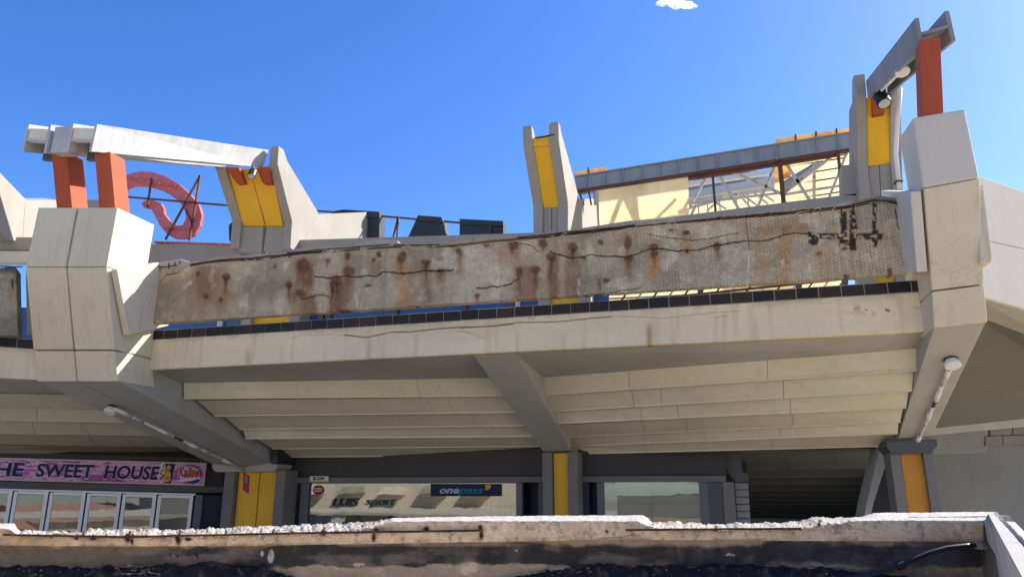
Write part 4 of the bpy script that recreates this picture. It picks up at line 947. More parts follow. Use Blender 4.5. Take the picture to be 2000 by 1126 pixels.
# its fin, a sloping plate facing right
f0 = pX(543.5, 287, xf); f1 = pX(542.5, 323, xf); f2 = pT(569.5, 434, t2); f3 = pT(567, 486, t2)
def fin(pts, w_, root, mat='wash', nm='fin'):
    MB().prism(pts, (-w_, 0, 0)).build(nm, M[mat], root, .012)
def onX(px, py, X_): return pX(px, py, X_)
X_ = xf + .006; fin([Vector((X_, f0.y + .04, f0.z)), Vector((X_, f1.y + .04, f1.z)), Vector((X_, f2.y + .02, f2.z)), Vector((X_, f3.y + .02, f3.z)), onX(592, 480, X_), onX(622, 440, X_), onX(621, 414, X_)], .3, bl_)
# block to the right of it
q = [(588, 480), (620, 418), (716, 414), (729, 475)]
MB().prism([onX(x, y, xf + .012) for x, y in q], (-.5, 0, 0)).build('side_block', M['wash'], bl_, .015)
# middle buttress
xm = pT(1109, 398, t2).x; t0 = pX(1091, 260, xm).y
bm_ = buttress('single yellow buttress of speckled concrete standing alone in the middle against the sky', TU,
    [(1021, 1038, 247, t0), (1021.5, 1040, 284, t0), (1041, 1060, 400, t2), (1042, 1059, 465, t3)],
    [(1074, 1090.5, 239.5, t0), (1075, 1091, 277.5, t0), (1092, 1109, 398, t2), (1093, 1109, 465, t3)],
    [([(1038, 286), (1076, 284), (1093, 404.5), (1059, 406)], (t0 + .1, t2 + .1)), ([(1037, 270), (1075, 266), (1077, 284), (1040, 286)], (t0 + .06, t0 + .06))],
    [([(1058, 406), (1077, 405), (1077, 465), (1058, 465)], t2 + .1), ([(1078, 405), (1094, 404.5), (1094, 465), (1078, 465)], t2 + .1)])
g2 = pT(1109, 398, t2); g0 = pX(1090.5, 239.5, xm); g1 = pX(1091, 277.5, xm); X_ = xm + .006
fin([Vector((X_, g0.y + .04, g0.z)), Vector((X_, g1.y + .04, g1.z)), Vector((X_, g2.y + .02, g2.z)), onX(1109, 465, X_), onX(1132, 465, X_), onX(1131.5, 388, X_)], .28, bm_)
MB().prism([onX(x, y, xm + .012) for x, y in ((1129, 389), (1166, 387.5), (1170, 460), (1128, 470))], (-.5, 0, 0)).build('side_block', M['wash'], bm_, .015)
MB().tube([pT(1083, 263, t0), pT(1060, 267, t0), pT(1045, 269, t0)], .02, 5).build('cable_end', M['black'], bm_)
# right buttress
xr_ = pT(1674.6, 318, t2).x; t0 = pX(1670, 165, xr_).y; tRb = t0
bR = buttress('yellow buttress with a spotlight and downpipe at the far end of the right channel beam', TU,
    [(1667, 1689.5, 147, t0), (1673, 1693, 186.5, t0), (1674.6, 1695, 318, t2), (1680, 1701.5, 384, t3)],
    [(1739, 1758, 168, t0), (1739, 1760, 186, t0), (1739, 1762, 310, t2), (1745, 1764, 384, t3)],
    [([(1693, 190), (1739, 184), (1739, 319), (1695, 324.5)], (t0 + .1, t2 + .1))],
    [([(1696, 325), (1717, 322), (1720, 384), (1700, 384)], t2 + .1), ([(1718, 322), (1741, 319), (1746, 384), (1721, 384)], t2 + .1)])
h0 = pT(1674.6, 318, t2)
MB().prism([pT(x, y, TU + .5) for x, y in ((1643, 323), (1664, 320), (1664, 200), (1680, 190), (1685, 382), (1645, 382))], (0, .5, 0)).build('side_block', M['wash'], bR, .01)
dp = empty('downpipe', pT(1757, 367, TU - .3), 'white plastic downpipe running down the right buttress', 'pipe')
MB().tube([pT(1758, 172, tRb - .2), pT(1753, 235, (tRb + TU) / 2 - .3), pT(1749, 300, TU - .4), pT(1757, 368, TU - .4)], .055, 10).build('pipe', M['white'], dp, smooth=True)
MB().prism([pT(1748, 352, TU - .48), pT(1764, 351, TU - .48), pT(1764, 354, TU - .48), pT(1748, 355, TU - .48)], (0, .2, 0)).build('pipe_clip', M['rusty'], dp)

# left-bay buttress and walls at the border
lbw = empty('buttress', pT(20, 462, 19), 'sloping sunlit concrete fin at the left border of the picture', 'buttress')
_p = pl_(50, 391, 4.6)
MB().prism([pN(x, y, _p, LD) for x, y in ((-40, 285), (0, 337), (52, 391), (48, 470), (18, 470), (0, 450), (-40, 420))], LD * -.4).build('fin', M['wash'], lbw, .01)
MB().prism([pN(x, y, _p + LD * .008, LD) for x, y in ((50, 392), (118, 391), (118, 470), (44, 470))], LD * -.5).build('side_block', M['wash'], lbw, .01)
MB().prism([pl_(x, y, 9.5) for x, y in ((50, 391), (195, 389.5), (240, 392), (240, 470), (46, 470))], LN * .5).build('back_block', M['wash'], lbw, .01)
tag(MB().prism([pl_(x, y, 4.3) for x, y in ((-60, 461), (70, 463), (70, 488), (-60, 487))], LN * .3).build('terrace_wall', M['wash'], bevel=.01), 'low wall band above the broken beam at the left border', 'wall')
tag(MB().prism([pl_(x, y, 4.2) for x, y in ((-60, 489), (66, 490), (66, 512), (-60, 512))], LN * .3).build('terrace_wall', M['plank'], bevel=.01), 'lower pale ledge under the wall band at the left border', 'wall')
tag(MB().prism([pl_(x, y, 4.6) for x, y in ((-60, 600), (72, 600), (72, 675), (-60, 675))], LN * .1).build('blue_window', M['blue']), 'dark blue window seen beside the left pier under the left broken beam', 'window')

# ================================================================== CHANNEL BEAMS, POSTS, LAMPS
def chan(label, fa, fb, na, nb, web=.06, front_panel=True, wl=None, cm='channel'):
    """na/nb: (top,bottom) px of near end of left plate and right plate with T; fa/fb same at far end"""
    root = empty('channel_beam', na[0], label, 'channel beam')
    th = Vector((.07, 0, 0))
    for (nt_, nb_), (ft, fb__), s_ in ((na, fa, 1), (nb, fb, -1)):
        MB().prism([nt_, ft, fb__, nb_], th * s_).build('side_plate', M[cm], root, .008)
    lo = lambda a_, b_, k: a_.lerp(b_, k)
    wn0 = lo(na[0], na[1], wl or .62); wn1 = lo(nb[0], nb[1], wl or .62); wf0 = lo(fa[0], fa[1], wl or .62); wf1 = lo(fb[0], fb[1], wl or .62)
    z_ = Vector((0, 0, web))
    MB().loft([[wn0 + th, wn1 - th, wn1 - th + z_, wn0 + th + z_], [wf0 + th, wf1 - th, wf1 - th + z_, wf0 + th + z_]]).build('web', M[cm], root)
    if front_panel:
        off = Vector((0, .35, 0))
        MB().prism([lo(na[0], na[1], .12) + th + Vector((0, .03, 0)), lo(nb[0], nb[1], .12) - th + Vector((0, .03, 0)), wn1 - th + Vector((0, .03, .02)), wn0 + th + Vector((0, .03, .02))], (0, .12, 0)).build('end_panel', M['plank'], root, .01)
        MB().prism([wn0 + th + Vector((0, .5, 0)), wn1 - th + Vector((0, .5, 0)), lo(nb[0], nb[1], .97) - th + Vector((0, .5, 0)), lo(na[0], na[1], .97) + th + Vector((0, .5, 0))], (0, .1, 0)).build('diaphragm', M['dkgrey'], root)  # closes the hollow under the web, its shade put into the dark colour
    return root
tn = 12.1; tf = pX(543, 300, xf).y + .1
def L2(xt, yt, xb, yb, t): 
    p = pT(xt, yt, t); q = pT(xb, yb, t); return (p, q)
n4 = [L2(52, 243.5, 41, 297, tn), L2(100, 243.5, 89, 299, tn), L2(139, 242, 128.5, 297, tn), L2(190, 242.5, 178.5, 296, tn)]
f4t = (525, 293); f4b = (513, 327)
# far ends: same X offsets as the near ends
F4 = L2(525, 293, 513, 327, tf)
def farp(n): 
    dv = n[0] - n4[3][0]; dv.y = 0; return (F4[0] + dv, F4[1] + dv)
chan('left one of the two grey channel beams on the left posts', farp(n4[0]), farp(n4[1]), n4[0], n4[1])
chan('right one of the two left channel beams, its long pale side lit by the sun', farp(n4[2]), farp(n4[3]), n4[2], n4[3])
jb = MB().prism([n4[1][0].lerp(n4[1][1], .06) + Vector((.08, .04, 0)), n4[2][0].lerp(n4[2][1], .06) + Vector((-.01, .04, 0)), n4[2][0].lerp(n4[2][1], .97) + Vector((-.01, .04, 0)), n4[1][0].lerp(n4[1][1], .97) + Vector((.08, .04, 0))], (0, .3, .02)).build('filler_block', M['channel'], bevel=.01)
tag(jb, 'grey filler block between the two left channel beams', 'block')
# right channel
tr_ = 12.75; trf = tRb + .02
nR = (L2(1786.5, 36, 1796.6, 98, tr_), L2(1853.6, 20.5, 1867.5, 80, tr_)); 
fR = L2(1691, 158.5, 1695, 192, trf); wdt = nR[1][0].x - nR[0][0].x
fR2 = (pT(1738, 150, trf), pT(1739, 184, trf))
chr_ = chan('shade-darkened grey H shaped channel beam on the red post at the upper right corner', fR, fR2, nR[0], nR[1], front_panel=False, wl=.55, cm='channel_shade')
# posts
def post(label, top, bot, w_, d_, mat='orange'):
    """top/bot: world centre of the front face"""
    r_ = []
    for c, y in ((bot, 0), (top, 0)):
        r_.append([c + Vector((-w_ / 2, 0, 0)), c + Vector((w_ / 2, 0, 0)), c + Vector((w_ / 2, d_, 0)), c + Vector((-w_ / 2, d_, 0))])
    return tag(MB().loft(r_).build('post', M[mat], bevel=.012), label, 'post', None)
ty = b5.y + .40
def cpt(xl, xr, y, t): return pT(xl, y, t).lerp(pT(xr, y, t), .5), (pT(xr, y, t) - pT(xl, y, t)).length
c1, w1 = cpt(113, 142, 404, ty); c0, _ = cpt(101, 129, 298, ty - .12)
post('outer left orange post, its right side mostly in shadow', c0, c1 - Vector((0, 0, .1)), w1, .48)
c1, w1 = cpt(196, 226, 404, ty); c0, _ = cpt(185, 214, 298, ty - .12)
post('second orange post from the left with a bright sunlit right side', c0, c1 - Vector((0, 0, .1)), w1, .45)
ty = 12.75
c1, w1 = cpt(1800, 1842, 222, ty); c0, _ = cpt(1797, 1836, 75, ty - .05)
post('red post under the channel beam at the upper right', c0, c1 - Vector((0, 0, .1)), w1, .35)
M['redpost'] = M['orange']
def strut(label, q, t, d_): return tag(MB().prism([pT(x, y, t + (.0 if k < 2 else .30)) for k, (x, y) in enumerate(q)], (0, d_, 0)).build('bracket', M['orange'], bevel=.005), label, 'bracket')
_tl = pX(543, 300, xf).y
strut('left short orange bracket in front of the left yellow buttress', [(438, 325), (466, 327), (477, 357), (462, 358)], _tl - .08, .2)
strut('right short orange bracket in front of the left yellow buttress', [(500, 328), (525, 329), (529, 357), (513, 357)], _tl - .08, .2)
strut('short red bracket behind the spotlight on the right yellow buttress', [(1704, 182), (1731, 172), (1728, 220), (1705, 224)], tRb - .1, .2)
# spotlights
def spot(label, px, py, t, r, L, dirv):
    root = empty('spotlight', pT(px, py, t), label, 'spotlight'); d = Vector(dirv).normalized(); c = pT(px, py, t)
    MB().tube([c - d * L * .5, c - d * L * .35, c + d * L * .5], [r * .5, r * .95, r], 14).build('lamp_body', M['black'], root, smooth=False)
    MB().tube([c + d * L * .50, c + d * L * .52], [r * .82, r * .82], 14).build('lamp_glass', M['alu'] if 'lit' not in label else M['white'], root)
    MB().bar(c - d * L * .3, c + Vector((0, 0, L * .9)), .05).build('bracket_arm', M['dkgrey'], root)
spot('dark spotlight in front of the left yellow buttress under the channel beam', 493, 338, pX(543, 300, xf).y - .5, .12, .28, (.1, -.45, -1))
spot('black spotlight hanging before the red bracket on the right buttress', 1722, 193, tRb - .7, .16, .38, (.15, -.45, -1))
# tube lamps
def tube_lamp(label, a_, b_, disc, seg, r=.034, up=Vector((0, 0, 1))):
    root = empty('tube_lamp', a_, label, 'tube lamp')
    MB().tube([a_, b_], r, 8).build('tube', M['white'] if seg else M['alu'], root, smooth=True)
    d = (b_ - a_)
    for k in seg:
        MB().tube([a_ + d * k, a_ + d * (k + .09)], r * 1.35, 10).build('sleeve', M['white'], root, smooth=True)
    for k in seg[:-1]:
        MB().tube([a_ + d * (k + .1), a_ + d * (k + .17)], r * 1.06, 8).build('tube_section', M['rusty'] if k == seg[1] else M['alu'], root, smooth=True)
    c = Vector(disc); nn = Vector((.0, -.45, -1)).normalized()
    MB().tube([c - nn * .06, c, c + nn * .05, c + nn * .07], [.10, .13, .135, .115], 18).build('lamp_cap', M['white'], root, smooth=False)
    MB().tube([c - nn * .10, c - nn * .061], [.10, .12], 14).build('cap_neck', M['black'], root)
    return root
def onbeam(px, py, A_, B_, C_):        # plane through three points
    n = (B_ - A_).cross(C_ - A_); return pN(px, py, A_, n)
A_, B_, C_ = lft(73, 746, b0), lft(149, 746, b0), pT(477, 915, TC)
dn = Vector((0, 0, -.09))
tube_lamp('long white tube lamp with round cap fixed under the left beam', onbeam(224, 789, A_, B_, C_) + dn, onbeam(478, 911, A_, B_, C_) + dn, onbeam(217, 791, A_, B_, C_) + dn * 1.3, [.02, .3, .52, .8])
A_, B_, C_ = r0, lft(1929, 628, r0), pT(1753, 858, 17.6)
tube_lamp('white tube lamp with round cap fixed under the right beam', onbeam(1852, 712, A_, B_, C_) + dn, onbeam(1787, 862, A_, B_, C_) + dn, onbeam(1858, 699, A_, B_, C_) + dn, [.0, .26, .52, .85])
tube_lamp('white tube lamp with round cap under the upper right channel beam', pT(1755, 144, 15.0) , pT(1722, 176, 16.8), pT(1762, 138, 14.8), [.02])

# ================================================================== ROOFTOP LETTERS
TL = 24.0
ro = empty('round_letter', pT(320, 470, TL), 'faded red hollow round letter on a rusty frame behind the left pier', 'letter')
outer = [(232, 372), (236, 352), (250, 340), (275, 334), (300, 336), (325, 345), (350, 360), (372, 380), (388, 400), (394, 420), (390, 440), (380, 458), (362, 466), (342, 466), (325, 456), (312, 440), (302, 420), (296, 408), (280, 405), (276, 396), (284, 391), (300, 391), (314, 397), (320, 408), (319, 415), (330, 430), (345, 440), (356, 440), (363, 428), (362, 412), (352, 396), (335, 382), (312, 370), (290, 364), (266, 362), (250, 366), (244, 374), (242, 400), (232, 400)]
MB().prism([pT(x, y, TL) for x, y in outer], (0, .14, 0)).build('letter_body', M['ringred'], ro)
for a_, b_ in (((252, 348), (344, 364)), ((322, 446), (372, 447))): MB().bar(pT(*a_, TL - .05), pT(*b_, TL - .05), .1).build('rib', M['letterred'], ro)
for a_, b_, m in (((296, 346), (288, 405), 'rusty'), ((323, 468), (391, 343), 'rusty'), ((391, 343), (370, 470), 'rusty'), ((242, 384), (455, 402), 'rusty'), ((362, 408), (378, 440), 'rusty')):
    MB().bar(pT(*a_, TL - .15), pT(*b_, TL - .15), .07).build('frame_bar', M[m], ro)
def let(label, pts, t=TL, extra=()):
    r_ = empty('block_letter', pT(pts[0][0], pts[-1][1], t), label, 'letter')
    MB().prism([pT(x, y, t) for x, y in pts], (0, .5, 0)).build('letter_body', M['lettergrey'], r_, .02)
    for q in extra: MB().prism([pT(x, y, t - .08) for x, y in q], (0, .12, 0)).build('letter_lip', M['lettergrey'], r_, .01)
let('dark metal letter with rounded top behind the left buttress block', [(645, 418), (655, 411), (670, 408.5), (742, 413), (740, 470), (645, 470)], extra=[[(648, 416), (741, 413), (741, 424), (648, 428)]])
let('dark trapezoid metal letter in the middle of the rooftop row', [(816, 420), (862, 423.5), (873, 462), (796, 464)], extra=[[(816, 420), (862, 423.5), (866, 434), (811, 430)]])
let('dark rectangular metal letter, rightmost of the rooftop row', [(897.5, 427), (982.5, 431), (983, 460), (897, 462)], extra=[[(897.5, 427), (982.5, 431), (982.5, 441), (897.5, 437)], [(955, 438), (960, 438), (960, 460), (955, 460)]])
let('small piece of a dark letter showing left of the left buttress', [(446, 440), (456, 430), (462, 470), (447, 470)])
rl = empty('letter_rail', pT(760, 460, TL), 'thin dark rail with an angled strut carrying the rooftop letters', 'rail')
MB().bar(pT(600, 410, TL + .2), pT(900, 435, TL + .2), .06).build('rail', M['rusty'], rl)
MB().bar(pT(767, 468, TL), pT(778, 423, TL), .06).build('strut', M['rusty'], rl); MB().bar(pT(775, 468, TL), pT(778, 423, TL), .06).build('strut', M['rusty'], rl)

# ================================================================== TRANSLUCENT CANOPY
TP = 21.5
cn = empty('canopy', pT(1400, 420, TP), 'rusting steel canopy with cream translucent sheets and grey gutter behind the right terrace wall', 'canopy')
gt = [(1122, 344), (1661, 258), (1661, 289), (1126, 370)]
MB().prism([pT(x, y, TP) for x, y in gt], (0, .5, 0)).build('gutter', M['zinc'], cn, .01)
MB().prism([pT(1122, 342.5, TP - .06), pT(1661, 256.5, TP - .06), pT(1661, 259, TP - .06), pT(1122, 345, TP - .06)], (0, .5, 0)).build('gutter_lip', M['zinc'], cn)
xs = [1146, 1182, 1217, 1253, 1289, 1325, 1361, 1399, 1438, 1476, 1514, 1554, 1593, 1634]
for i, x in enumerate(xs):
    yt = 344 - (x - 1122) * .1596; yb = 370 - (x - 1126) * .1514
    s_ = (i - 6.5) * .7
    MB().prism([pT(x, yt, TP - .05), pT(x + 2.2, yt, TP - .05), pT(x + 2.2 + s_, yb, TP - .05), pT(x + s_, yb, TP - .05)], (0, .06, 0)).build('gutter_rib', M['zinc'], cn)
MB().prism([pT(1126, 370, TP - .02), pT(1661, 289, TP - .02), pT(1661, 294, TP - .02), pT(1126, 374, TP - .02)], (0, .15, 0)).build('top_chord', M['rusty'], cn)
MB().prism([pT(1344, 344, TP + .1), pT(1640, 297, TP + .1), pT(1640, 303, TP + .1), pT(1344, 350, TP + .1)], (0, .12, 0)).build('top_chord', M['rusty'], cn)
for q, m in (([(1165, 372), (1344, 346), (1346, 430), (1171, 452)], 'sheet'), ):
    MB().prism([pT(x, y, TP + .05) for x, y in q], (0, .015, 0)).build('sheet_panel', M[m], cn)
MB().prism([pT(1163, 372, TP), pT(1168, 371, TP), pT(1171, 452, TP), pT(1168, 452, TP)], (0, .06, 0)).build('upright', M['cream'], cn)
def cbar(x0, y0, x1, y1, t, w_, m='cream', nm='truss_bar', t2_=None): MB().bar(pT(x0, y0, t), pT(x1, y1, t2_ or t), w_).build(nm, M[m], cn)
for x0, y0, x1, y1, w_ in ((1392, 342, 1398, 420, .07), (1523, 318, 1531, 402, .12), (1637, 300, 1645, 385, .08), (1131, 374, 1140, 400, .06), (1150, 374, 1155, 400, .05)): cbar(x0, y0, x1, y1, TP, w_, 'rusty', 'upright')
fr = [(1342, 412, 1380, 345), (1405, 342, 1445, 412), (1435, 337, 1525, 378), (1512, 326, 1481, 402), (1537, 322, 1582, 392), (1533, 376, 1622, 308), (1532, 372, 1600, 318), (1653, 300, 1620, 384), (1344, 352, 1362, 346), (1340, 440, 1360, 400), (1160, 372, 1163, 400)]
for f in fr: cbar(*f, TP + .25, .075)
cbar(1344, 398, 1530, 376, TP + .3, .06); cbar(1532, 380, 1645, 362, TP + .3, .06); cbar(1344, 405, 1400, 392, TP + .3, .04); cbar(1530, 395, 1560, 405, TP + .3, .07)
# hidden frame behind the front sheet that throws its shadow on it
for f in ((1240, 362, 1206, 450), (1243, 362, 1280, 440), (1262, 360, 1268, 450), (1180, 432, 1345, 408), (1275, 440, 1340, 375)): cbar(*f, TP + .35, .09)
# second bay: grey gable, white chords, back sheets
T2 = 27.0
MB().prism([pT(x, y, T2) for x, y in ((1300, 352), (1414, 332), (1450, 330), (1512, 355), (1512, 360), (1344, 392), (1300, 398))], (0, .4, 0)).build('gable_panel', M['zinc'], cn)
for x in (1375, 1408, 1441, 1475): MB().prism([pT(x, 340, T2 - .05), pT(x + 2, 340, T2 - .05), pT(x + 2, 376 - (x - 1375) * .14, T2 - .05), pT(x, 376 - (x - 1375) * .14, T2 - .05)], (0, .05, 0)).build('gutter_rib', M['zinc'], cn)
cbar(1330, 362, 1530, 333, T2 - 1.5, .16, 'white'); cbar(1330, 384, 1530, 352, T2 - .3, .28, 'alu'); cbar(1330, 396, 1530, 366, T2 - .4, .12, 'alu'); cbar(1462, 330, 1515, 358, T2 - .3, .15, 'alu'); cbar(1462, 346, 1462, 352, T2 - 1.4, .12, 'white')
MB().prism([pT(x, y, T2 + 2) for x, y in ((1160, 400), (1344, 385), (1520, 362), (1520, 620), (1160, 640))], (0, .03, 0)).build('sheet_panel', M['sheet'], cn)
for x in (1362, 1380, 1404, 1437, 1460): cbar(x, 378, x + 4, 430, T2 - .6, .05, 'cream')
for f in ((1380, 385, 1418, 408), (1420, 378, 1380, 412), (1344, 408, 1400, 392), (1450, 380, 1480, 402), (1440, 376, 1465, 404), (1470, 375, 1500, 398), (1480, 372, 1515, 395)): cbar(*f, T2 - .8, .06)
# right sheet roof (slopes down to the right) with purlins
q = [pT(1513, 335, 25.5), pT(1560, 308, 25.5), pT(1670, 290, 23.0), pT(1670, 420, 23.0), pT(1513, 640, 25.5)]
MB().prism(q, (0, .03, 0)).build('sheet_panel', M['sheet'], cn)
q = [pT(1513, 318, 24.5), pT(1546, 312, 24.5), pT(1544, 345, 24.5), pT(1513, 358, 24.5)]
MB().prism(q, (0, .03, 0)).build('sheet_panel', M['sheet2'], cn)
for y in (320, 338, 356, 372, 385): MB().bar(pT(1540, y + 6, 25.2), pT(1650, y - 12, 23.2), .04).build('purlin', M['rusty'], cn)
MB().bar(pT(1590, 318, 24.0), pT(1590, 395, 24.0), .09).build('upright', M['cream'], cn)
MB().bar(pT(1530, 360, 24.4), pT(1600, 318, 24.0), .14).build('truss_bar', M['zinc'], cn); MB().bar(pT(1532, 368, 24.5), pT(1606, 320, 24.1), .1).build('truss_bar', M['cream'], cn)
MB().prism([pT(x, y, T2 - 2) for x, y in ((1649, 305), (1658, 303), (1657, 322), (1649, 324))], (0, .03, 0)).build('sheet_panel', M['sheet2'], cn)
# rusty sheets lying on top
for q in ([(1122, 336), (1183, 326), (1184, 334), (1124, 344)], [(1515, 271), (1661, 250), (1661, 259), (1515, 281)]):
    MB().prism([pT(x, y, TP + .3) for x, y in q], (0, .8, 0)).build('roof_sheet', M['sheet2'], cn)
for x, y in ((1149, 330), (1554, 265), (1594, 259), (1634, 253)): MB().prism([pT(x - 1.5, y - 3, TP + .25), pT(x + 1.5, y - 3, TP + .25), pT(x + 1.5, y + 8, TP + .25), pT(x - 1.5, y + 8, TP + .25)], (0, .1, 0)).build('roof_clip', M['rusty'], cn)
# lower part seen through the slot
MB().prism([pT(x, y, 24.0) for x, y in ((1195, 560), (1645, 510), (1645, 640), (1195, 660))], (0, .03, 0)).build('sheet_panel', M['sheet'], cn)
for x in range(1200, 1640, 31):
    cbar(x, 605 - (x - 1200) * .09, x + 22, 575 - (x - 1200) * .09, 22.5, .05, 'cream' if x % 2 else 'rusty')
cbar(1190, 592, 1645, 545, 22.5, .06, 'rusty'); cbar(1190, 583, 1645, 562, 22.6, .05, 'cream')
for x in (1368, 1560, 1650): cbar(x, 605, x, 530, 22.0, .16, 'dkgrey', 'upright')

# ================================================================== RIGHT WING
WD = Vector((.71, .70, 0)).normalized(); WN = Vector((-WD.y, WD.x, 0)); WP = Vector((4.25, 13.6, 0))
def pw(px, py, off): return pN(px, py, WP + WN * off, WN)
wg = empty('wing_building', pw(1960, 1010, 0), 'white rendered wing with grey soffit and wall below it at the right border', 'building')
MB().prism([pw(x, y, 0) for x, y in ((1895, 340), (1912, 344), (2000, 374), (2100, 410), (2100, 507), (1890, 462))], WN * .5).build('upper_wall', M['wing'], wg, .01)
MB().prism([pw(x, y, 0) for x, y in ((1890, 463), (2100, 508), (2100, 632), (1895, 573))], WN * .5).build('upper_wall', M['wing'], wg, .01)
a0_, a1_ = pw(1895, 575, .05), pw(2100, 634, .05)
lo0, lo1 = pw(1895, 612, .5), pw(2100, 690, .5)
MB().loft([[a0_, lo0, lo0 + Vector((0, 0, .8)), a0_ + Vector((0, 0, .3))], [a1_, lo1, lo1 + Vector((0, 0, .8)), a1_ + Vector((0, 0, .3))]]).build('soffit_strip', concrete('beige_strip', (.34, .31, .24), speck=.05), wg)
s0, s1 = pw(1790, 845, 6), pw(2200, 800, 6)
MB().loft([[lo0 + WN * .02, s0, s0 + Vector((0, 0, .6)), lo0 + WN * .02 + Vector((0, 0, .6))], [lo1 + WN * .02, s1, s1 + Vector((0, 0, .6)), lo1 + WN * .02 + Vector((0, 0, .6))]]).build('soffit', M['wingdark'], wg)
MB().prism([pw(x, y, 5.8) for x, y in ((1790, 838), (2200, 790), (2200, 815), (1790, 852))], WN * .3).build('ledge', M['beam_grey'], wg)
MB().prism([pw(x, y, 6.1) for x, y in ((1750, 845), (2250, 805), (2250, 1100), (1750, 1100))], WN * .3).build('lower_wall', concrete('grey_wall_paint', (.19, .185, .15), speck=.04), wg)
for x0, x1, y0, y1 in ((1935, 1977, 832, 850), (1979, 2040, 829, 848), (1925, 1958, 852, 870), (1960, 2040, 850, 868)):
    MB().prism([pw(x0, y0, 5.98), pw(x1, y0 - 2, 5.98), pw(x1, y1 - 2, 5.98), pw(x0, y1, 5.98)], WN * .1).build('block', concrete('brown_block', (.21, .185, .145)), wg, .01)
MB().prism([pw(x, y, 6.02) for x, y in ((1750, 851), (1930, 836), (1930, 884), (1750, 890))], WN * .1).build('lintel', concrete('lintel_grey', (.24, .23, .19)), wg, .01)

# ================================================================== NEAR PARAPET
DN = 5.0
Bk = [(-60, 1020), (0, 1021), (28, 1021), (34, 1033), (70, 1036), (110, 1038), (160, 1039), (178, 1032), (240, 1032), (330, 1034), (420, 1031), (480, 1028), (560, 1025), (640, 1022), (700, 1020), (735, 1018), (768, 1010.5), (900, 1008), (1100, 1006), (1255, 1005), (1266, 1010), (1274, 1018), (1330, 1019), (1380, 1023), (1420, 1022), (1500, 1020), (1560, 1018), (1590, 1010), (1650, 1011), (1680, 1009), (1706, 1001), (1850, 999), (1946, 998), (1990, 998)]
Fk = [(-60, 1029), (0, 1031), (20, 1033), (32, 1042), (160, 1045), (250, 1046), (330, 1046), (420, 1044), (480, 1042), (530, 1040), (620, 1038), (700, 1034), (735, 1027), (770, 1018), (900, 1017), (1000, 1017), (1245, 1017), (1258, 1024), (1280, 1032), (1370, 1033), (1440, 1033), (1500, 1033), (1560, 1031), (1620, 1023), (1660, 1017), (1700, 1016), (1850, 1016), (1922, 1016)]
CBk = [(-60, 1063), (240, 1066), (520, 1064), (700, 1061), (1200, 1053), (1920, 1057)]
nu, nv = 1300, 90
pxu = np.linspace(-50, 1921, nu)
rough = np.clip(sstep(775, 740, pxu) * sstep(30, 40, pxu) + sstep(1255, 1270, pxu) * sstep(1690, 1640, pxu), 0, 1)
jag = 7 * (fbm(pxu * .035, pxu * 0, 3) - .5) + 6 * (fbm(pxu * .15, pxu * 0, 5) - .5)
rowsP = []
kinds = []
def prow(y, d, ex=0.0): 
    out = np.zeros((nu, 3))
    for i in range(nu): out[i] = pD(pxu[i] + ex * max(0, (pxu[i] - 1721) / 200) ** 1, y[i], d[i] if hasattr(d, '__len__') else d)
    return out
yF = pl(Fk, pxu) + rough * jag * .6; yB = pl(Bk, pxu) + rough * 3.0 * (fbm(pxu * .12, pxu * 0, 15) - .5) * 2; yC = pl(CBk, pxu)
NT_, NC_, NWL = 14, 26, 50
for k in range(NT_):                                # top, back to front
    t = k / (NT_ - 1); rowsP.append(prow(yB * (1 - t) + yF * t, DN + .26 * (1 - t), 24 * (1 - t))); kinds.append(t * 1.0)
for k in range(1, NC_):                             # coping face
    t = k / (NC_ - 1); rowsP.append(prow(yF * (1 - t) + yC * t, DN)); kinds.append(1 + t)
for k in range(NWL):                                # wall, 35 mm behind
    t = k / (NWL - 1); rowsP.append(prow(yC * (1 - t) + (yC * 0 + 1180) * t, DN + .035)); kinds.append(2.001 + t)
P = np.array(rowsP); K = np.array(kinds)[:, None] * np.ones((1, nu))
px, py = proj(P); RGH = rough[None, :] * np.ones_like(px)
S = P @ np.array(RT); Z = P[..., 2]
n1 = fbm(S * 14, Z * 14 + K, 2, 5); n2 = fbm(S * 45, K * 60, 7, 4); n3 = fbm(S * 3, Z * 5, 12, 5)
C = np.ones(P.shape) * np.array([.70, .50, .30])
def bl2(m, c, k=1.0):
    global C
    m = np.clip(m * k, 0, 1)[..., None]; C = C * (1 - m) + np.array(c) * m
top = K <= 1
bl2(top * 1.0, (.47, .43, .37)); bl2(top * sstep(.5, .62, fbm(S * 60, K * 30, 29, 3)), (.33, .30, .26), .7); bl2(top * RGH * sstep(.45, .6, n2), (.34, .27, .20), .75); bl2(top * RGH * sstep(.6, .7, n1), (.22, .15, .10), .6)
face = (K > 1) & (K <= 2)
bl2(face * sstep(.45, .7, n3), (.58, .42, .25), .7); bl2(face * sstep(.55, .7, n1), (.76, .58, .37), .6); bl2(face * sstep(.6, .7, fbm(S * 30, Z * 30, 22)), (.25, .19, .14), .55)
bl2(face * sstep(1250, 1350, px) * sstep(1560, 1400, px) * .0, (.4, .4, .4))
bl2(face * sstep(1.7, 2.0, K) * sstep(.4, .6, fbm(S * 6, Z * 2, 31)), (.20, .14, .10), .6)
bl2(face * sstep(400, 150, px) * sstep(.4, .7, n3), (.50, .33, .17), .7)
